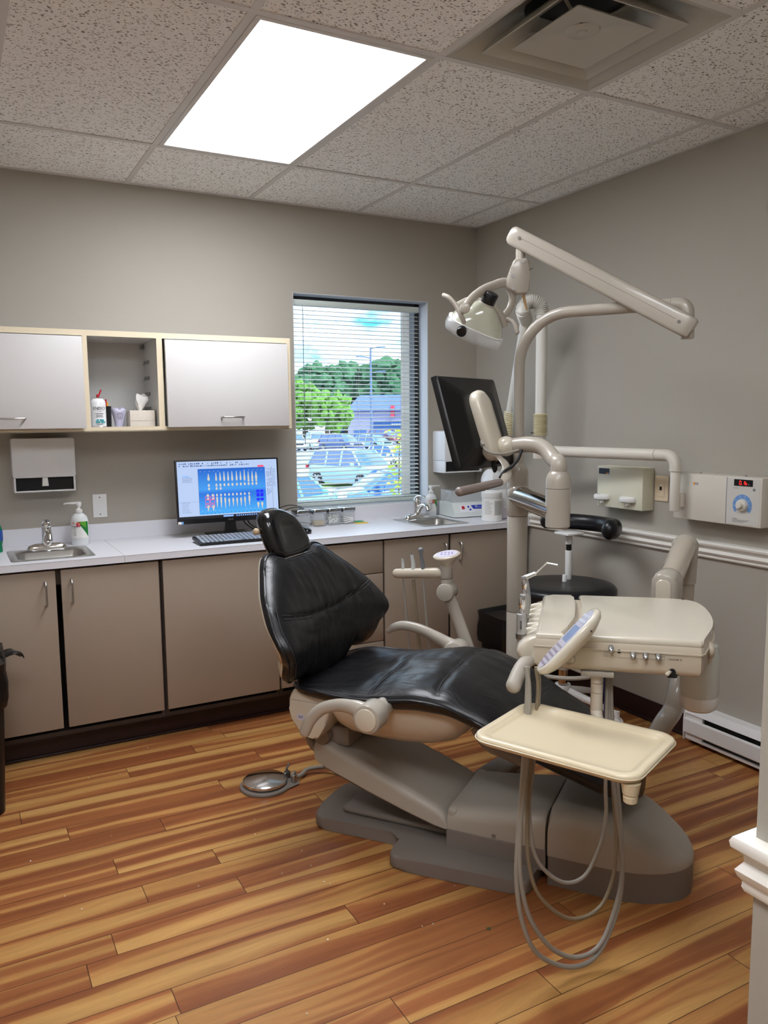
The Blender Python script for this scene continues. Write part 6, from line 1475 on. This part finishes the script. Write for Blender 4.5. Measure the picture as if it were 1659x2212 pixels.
# ================================================================== outside the window
GZ = -1.55
def out_mat(name, c, r=.8, **k): return mat(name, c, r, **k)
ASPH = out_mat('asphalt', srgb(150, 150, 160), .9, bump=.2, bscale=40, var=.08)
b = B(); b.bb(-120, 160, .35, 260, GZ-.3, GZ); struct('ground', b, ASPH, origin=(0, 0, GZ))
GR = out_mat('lawn_green', srgb(140, 175, 70), .95, bump=.5, bscale=8, var=.2)
def strip(name, p0, p1, w, m_, h=.05, label=None):
    d = (V(p1)-V(p0)); d.z = 0; d.normalize(); s = V((-d.y, d.x, 0))*w/2
    b = B(); a, c = V(p0), V(p1); a.z = c.z = GZ
    b.loft([[a-s, a+s, a+s+ZZ*h, a-s+ZZ*h], [c-s, c+s, c+s+ZZ*h, c-s+ZZ*h]]); return struct(name, b, m_, origin=tuple(a))
ga, gb = PZ(560, 1040, GZ), PZ(860, 1052, GZ)
strip('lawn', ga, gb, 3.2, GR)
strip('path', PZ(560, 1018, GZ), PZ(900, 1018, GZ), 2.0, out_mat('concrete_walk', srgb(222, 214, 205), .9), .06)
strip('lawn', PZ(500, 940, GZ), PZ(1000, 938, GZ), 8, GR, .1)
b = B(); b.bb(-.358, -.3455, .162, .302, .8, 2.3)
BRK = NT('pale_brick'); _c = BRK.coord(scale=(1, 1, 1)); _b = BRK.add('ShaderNodeTexBrick'); _b.inputs['Scale'].default_value = 8; _b.inputs['Color1'].default_value = srgb(214, 196, 176); _b.inputs['Color2'].default_value = srgb(200, 180, 160); _b.inputs['Mortar'].default_value = srgb(180, 170, 160)
_m = BRK.add('ShaderNodeMapping'); _m.inputs['Rotation'].default_value = (PI/2, 0, PI/2); BRK.link(_c, _m.inputs[0]); BRK.link(_m.outputs[0], _b.inputs['Vector']); BRK.link(_b.outputs[0], BRK.b.inputs['Base Color']); BRK.b.inputs['Roughness'].default_value = .85
struct('wall_exterior', b, BRK.m)
CG = mat('car_window', srgb(70, 105, 160), .12, coat=.3); TYR = mat('car_tyre', srgb(30, 32, 36), .7); RIM = mat('car_rim', srgb(190, 195, 205), .3, .6)  # sky reflection is put into the blue of the window glass
HL = mat('car_headlight', srgb(225, 232, 240), .15, coat=1); GRL = mat('car_grille', srgb(30, 34, 42), .5); TLR = mat('car_taillight', srgb(190, 30, 40), .3)
def car(label, pos, head, col, kind='suv', L_=4.6):
    pos = V((pos.x, pos.y, GZ)); head = V((head.x, head.y, 0)).normalized(); M = frame(pos, head, V((-head.y, head.x, 0)), ZZ)
    rz = math.atan2(head.y, head.x); t = thing('car', label, 'car', pos, rz, 'parked cars outside')
    W_ = 1.85; Hh = 1.68 if kind == 'suv' else 1.44; hood = 1.02 if kind == 'suv' else .88
    paint = mat('car_paint', col, .25, coat=1, spec=.6)
    xs = [-L_/2, -L_/2+.05, -L_/2+.35, -1.2, 0, 1.1, L_/2-.5, L_/2-.12, L_/2]; top = [.75, hood-.05, hood, hood, hood, hood, hood-.08, hood-.25, .55]; bot = [.45, .3, .24, .24, .24, .24, .24, .28, .4]; wd = [.80, .93, .99, 1, 1, 1, .98, .88, .72]
    def sec(x, zt, zb, k):
        w = W_/2*k; return [(x, -w*.96, zb), (x, -w, zb+(zt-zb)*.3), (x, -w*.98, zb+(zt-zb)*.75), (x, -w*.88, zt-.02), (x, -w*.6, zt+.02), (x, w*.6, zt+.02), (x, w*.88, zt-.02), (x, w*.98, zb+(zt-zb)*.75), (x, w, zb+(zt-zb)*.3), (x, w*.96, zb)]
    b = B(M); b.loft([sec(x, SP(xs, top, x), SP(xs, bot, x), SP(xs, wd, x)) for x in [xs[0]+(xs[-1]-xs[0])*i/24 for i in range(25)]]); finish('body', b, paint, t, sharp=40)
    r0 = -L_/2+(.12 if kind == 'suv' else .65); cx = [r0, r0+.35, -.2, .55, 1.35]; cz = [hood, Hh-.06, Hh, Hh-.06, hood]
    def csec(x, zt, k=1, inset_=0):
        w = W_/2*.92; wt_ = W_/2*.70; f = (zt-hood)/(Hh-hood) if Hh > hood else 0; ww = w+(wt_-w)*f
        return [(x, -w*k, hood-.03), (x, -ww*k, zt-.03), (x, -ww*k*.85, zt), (x, ww*k*.85, zt), (x, ww*k, zt-.03), (x, w*k, hood-.03)]
    b = B(M); b.loft([csec(x, SP(cx, cz, x)) for x in [cx[0]+(cx[-1]-cx[0])*i/14 for i in range(15)]]); finish('glasshouse', b, CG, t, sharp=35)
    b = B(M); b.loft([[(x, -W_/2*.66, SP(cx, cz, x)-.02), (x, -W_/2*.6, SP(cx, cz, x)+.02), (x, W_/2*.6, SP(cx, cz, x)+.02), (x, W_/2*.66, SP(cx, cz, x)-.02)] for x in (r0+.30, r0+.6, -.2, .3, .62)])
    for sg in (-1, 1):
        for x0, x1 in ((1.30, .60), (.02, -.02), (-.95, -1.0), (r0+.02, r0+.33)):
            b.tube([(x0, sg*W_/2*.93, hood-.03), (x1, sg*W_/2*.70, Hh-.05)], .045, 6)
    finish('roof', b, paint, t, sharp=40)
    for x in (-L_/2+.85, L_/2-.92):
        for sg in (-1, 1):
            b = B(M); y0 = sg*(W_/2-.20); y1 = sg*(W_/2+.015); b.cyl((x, y0, .35), (x, y1, .35), .35, n=24, bev=.04); w_ = finish('wheel', b, TYR, t)
            b = B(M); b.cyl((x, y1, .35), (x, y1+sg*.012, .35), .08, n=12)
            for q in range(6):
                a = q*PI/3; b.tube([(x, y1+sg*.006, .35), (x+.23*math.cos(a), y1+sg*.006, .35+.23*math.sin(a))], [.035, .03], 6)
            finish('rim', b, RIM, w_)
    b = B(M); fx = L_/2-.035; b.bb(fx-.05, fx+.02, -.5, .5, .62, .74, .02); b.bb(fx-.06, fx, -.62, .62, .36, .50, .02); finish('grille', b, GRL, t)
    for sg in (-1, 1):
        b = B(M); b.box((L_/2-.16, sg*.70, .76), (.22, .30, .12), .04); finish('headlight', b, HL, t)
        b = B(M); b.box((-L_/2+.05, sg*.78, .88), (.14, .2, .22), .03); finish('tail_light', b, TLR, t)
        b = B(M); b.box((.95, sg*1.0, hood+.06), (.12, .2, .13), .04); finish('mirror', b, paint, t)
car('silver blue sport utility car parked nose toward the window', PZ(764, 1056, GZ)+FH*.9, RH*.70-FH*.71, srgb(150, 185, 215))
car('bright white car beyond the silver one, partly behind leaves', PZ(850, 1026, GZ)+FH*4.5, RH*.58-FH*.82, srgb(215, 232, 240), 'sedan')
car('blue car close below the window at its lower right', PZ(838, 1110, GZ)+RH*.4, RH*-.95+FH*-.32, srgb(60, 120, 190), 'sedan')
car('pale teal car seen at the lower left window corner', PZ(600, 1135, GZ), RH*.5+FH*.86, srgb(120, 200, 225), 'sedan')
car('white car at the left edge of the window view', PZ(634, 974, GZ), RH*.3-FH*.95, srgb(225, 235, 238))
car('white boxy car with upright grille in the far row', PZ(684, 970, GZ), RH*.25-FH*.96, srgb(205, 225, 230))
car('dark blue car parked in the middle of the far row', PZ(742, 972, GZ)-FH*4, RH*.72-FH*.69, srgb(40, 60, 120))
car('pale blue hatchback right of the dark blue car', PZ(802, 971, GZ)+FH*1, RH*.72-FH*.69, srgb(130, 170, 210), 'sedan')
car('dark red car behind the far row', PZ(832, 962, GZ)+FH*6, RH*.72-FH*.69, srgb(120, 30, 60))
car('black car parked before the building', PZ(765, 944, GZ)-FH*10, RH*.95-FH*.3, srgb(30, 36, 60))
car('grey car parked before the building at right', PZ(830, 944, GZ)-FH*10, RH*.95-FH*.3, srgb(110, 130, 160))
# trees
LEAFL = out_mat('leaf_light_green', srgb(96, 142, 48), .8, bump=1, bscale=3, var=.35); LEAFD = out_mat('leaf_dark_green', srgb(60, 104, 66), .8, bump=1, bscale=3, var=.4); BARK = out_mat('bark', srgb(90, 75, 60), .9)
def tree(label, base, zc, rx, rz_, m_, seed, n=150):
    random.seed(seed); base = V((base.x, base.y, GZ)); t = thing('tree', label, 'tree', base, 0, 'trees beyond the parking lot')
    b = B(); b.tube([base, base+ZZ*(zc-rz_-GZ+1)], [rx*.07, rx*.05], 8); finish('trunk', b, BARK, t)
    b = B()
    for i in range(n):
        a = random.uniform(0, 2*PI); u = random.uniform(-1, 1); rr = random.random()**.4*.8
        c = base+V((rx*rr*math.sqrt(1-u*u)*math.cos(a), rx*rr*math.sqrt(1-u*u)*math.sin(a), zc-GZ+rz_*rr*u)); r = random.uniform(.10, .2)*min(rx, rz_)
        g = bmesh.ops.create_icosphere(b.bm, subdivisions=2, radius=r)
        for v in g['verts']:
            k = 1+.7*noise.noise(v.co*6/r+c); v.co = c+v.co*k
    finish('crown', b, m_, t, flat=True)
tree('light green round tree beyond the parked cars', P(715, 900, 88), P(715, 888, 88).z, 2.9, 2.7, LEAFL, 1)
tree('light green tree at the left edge of the window view', P(655, 880, 90), P(655, 878, 90).z, 2.6, 3.4, LEAFL, 2, 130)
for i, (x, y, rx, h, d) in enumerate(((610, 850, 5, 4.5, 112), (660, 846, 4.5, 4.2, 116), (705, 838, 5, 4.6, 112), (748, 838, 5, 4.8, 116), (790, 846, 4.2, 3.6, 118), (835, 838, 4.8, 5.2, 112), (875, 840, 5, 5, 114), (920, 850, 5, 5, 116), (560, 850, 5, 5, 116))):
    tree(['dark green tree in the row behind, first from the left', 'low dark tree, second in the back row', 'broad dark tree behind the light green one', 'tall dark tree left of the lamp pole', 'low dark tree right behind the lamp pole', 'tall dark tree above the building', 'dark tree behind the brick column', 'dark tree hidden right of the window view', 'dark tree hidden left of the window view'][i], P(x, y, d), P(x, y, d).z, rx, h, LEAFD, 10+i, 120)
# building
bd = P(828, 900, 100); bw_ = 13; dr = (RH*.97+FH*-.2).normalized(); nd = V((-dr.y, dr.x, 0)); 
MBd = frame(V((bd.x, bd.y, GZ)), dr, nd, ZZ)
t = thing('store_building', 'purple grey store building with dark blue sign beyond the parking lot', 'building', (bd.x, bd.y, GZ), math.atan2(dr.y, dr.x))
b = B(MBd); b.bb(-4.6, 9, 0, 10, 0, 4.0); finish('wall', b, out_mat('mauve_wall', srgb(150, 150, 185), .9), t, flat=True)
b = B(MBd); b.bb(-1.2, 6, -.25, 0, 1.75, 2.65); sg_ = finish('sign', b, out_mat('sign_blue', srgb(40, 80, 140), .6), t)
b = B(MBd); 
for k in range(7): b.bb(1.1+k*.3, 1.3+k*.3, -.3, -.25, 2.1, 2.35)
finish('sign_marks', b, WHITEP, sg_)
b = B(MBd); b.loft([[(-4.8, -.5, 4.0), (9.2, -.5, 4.0), (9.2, 10.5, 4.0), (-4.8, 10.5, 4.0)], [(-3.5, 2, 6.0), (8, 2, 6.0), (8, 8, 6.0), (-3.5, 8, 6.0)]]); finish('roof', b, out_mat('roof_blue_grey', srgb(90, 110, 160), .8), t, flat=True)
b = B(MBd); b.bb(1.0, 1.45, -.3, -.02, 3.2, 4.6); finish('red_sign', b, out_mat('red_panel', srgb(200, 70, 90), .7), t)
for k in range(4):
    b = B(MBd); b.bb(-3.8+k*3.0, -2.2+k*3.0, -.05, 0, .3, 1.6); finish('window', b, CG, t)
t = thing('lamp_post', 'tall parking lot lamp post with side arms', 'lamp post', V((P(802, 900, 60).x, P(802, 900, 60).y, GZ)))
lp_ = P(802, 900, 60); lp_.z = 0; zt2 = P(802, 752, 60).z
b = B(); b.cyl(lp_+ZZ*GZ, lp_+ZZ*zt2, .11, .07, n=12); finish('pole', b, out_mat('pole_grey', srgb(90, 110, 140), .5), t)
for z_, sg in ((zt2-.1, 1), (zt2-.8, -1), (zt2-1.9, 1)):
    b = B(); b.tube([lp_+ZZ*z_, lp_+RH*sg*.5+ZZ*(z_+.12), lp_+RH*sg*1.1+ZZ*(z_+.14)], .04, 6); finish('arm', b, bpy.data.materials['pole_grey'], t)
# leafy plant near the window
pb_ = P(858, 1000, 9.5); pb_.z = GZ
t = thing('shrub', 'yellow green leafy shrub close outside the right of the window', 'shrub', pb_)
b = B(); random.seed(4); b.tube([pb_, pb_+ZZ*1.2, pb_+ZZ*2.75+RH*.03], [.02, .015, .008], 6); finish('stem', b, BARK, t)
b = B()
for k in range(260):
    z = random.uniform(.9, 2.85); a = random.uniform(0, 2*PI); r = random.uniform(.02, .16)*(1.1-.2*z/3); c = pb_+V((r*math.cos(a), r*math.sin(a), z)); s = random.uniform(.025, .05)
    M = Matrix.Translation(c) @ Matrix.Rotation(random.uniform(0, 6), 4, 'Z') @ Matrix.Rotation(random.uniform(-1.2, 1.2), 4, 'X')
    b.quad([M @ V(q) for q in ((-s, 0, 0), (0, -s*.6, .005), (s, 0, 0), (0, s*.6, .005))])
finish('leaves', b, out_mat('leaf_yellow_green', srgb(190, 210, 60), .7), t, flat=True)
# ================================================================== outdoors light
EXPO = 1.32
w = bpy.data.worlds.new('World'); sc.world = w; w.use_nodes = True
wn_ = w.node_tree.nodes; wl = w.node_tree.links; bg = wn_['Background']
tc = wn_.new('ShaderNodeTexCoord'); mp = wn_.new('ShaderNodeMapping'); mp.inputs['Scale'].default_value = (1, 1, 2.6); mp.inputs['Location'].default_value = (3.1, 1.2, 0)
nz = wn_.new('ShaderNodeTexNoise'); nz.inputs['Scale'].default_value = 3.2; nz.inputs['Detail'].default_value = 6; nz.inputs['Roughness'].default_value = .58
wl.new(tc.outputs['Generated'], mp.inputs[0]); wl.new(mp.outputs[0], nz.inputs['Vector'])
rp = wn_.new('ShaderNodeValToRGB'); rp.color_ramp.elements[0].position = .40; rp.color_ramp.elements[1].position = .52
wl.new(nz.outputs[0], rp.inputs[0])
mx = wn_.new('ShaderNodeMixRGB'); wl.new(rp.outputs[0], mx.inputs[0]); mx.inputs[1].default_value = srgb(70, 150, 205); mx.inputs[2].default_value = (1.0, 1.0, 1.0, 1)
wl.new(mx.outputs[0], bg.inputs[0]); bg.inputs[1].default_value = 1.6
sun = bpy.data.lights.new('sun', 'SUN'); sun.energy = 2.5; sun.angle = .02; sun.color = (1, .96, .9)
so = bpy.data.objects.new('sun', sun); COL.objects.link(so); so.rotation_euler = V((-.35, .75, -.75)).to_track_quat('-Z', 'Y').to_euler()
# ================================================================== camera, light, world
cam = bpy.data.cameras.new('camera'); co = bpy.data.objects.new('camera', cam); COL.objects.link(co)
r2 = V((0.87910108, -0.47654743, -0.00915625)); u2 = V((0.06345282, 0.09797089, 0.99316436)); f_ = r2.cross(u2)*-1
co.matrix_world = frame((-2.84065353, -4.05310500, 1.43903536), r2, u2, -f_)
cam.sensor_fit = 'HORIZONTAL'; cam.sensor_width = 36; cam.lens = 1720.66/1659*36; cam.clip_start = .02; cam.clip_end = 900
sc.camera = co
sc.view_settings.view_transform = 'Standard'; sc.view_settings.look = 'None'; sc.view_settings.gamma = 1; sc.view_settings.exposure = EXPO; sc.view_settings.use_curve_mapping = False
sc.cycles.use_denoising = True
sc.cycles.use_adaptive_sampling = True; sc.cycles.adaptive_threshold = .03; sc.cycles.max_bounces = 7; sc.cycles.diffuse_bounces = 5; sc.cycles.glossy_bounces = 4; sc.cycles.transparent_max_bounces = 24; sc.cycles.caustics_reflective = False; sc.cycles.caustics_refractive = False
sc.cycles.sample_clamp_indirect = 6
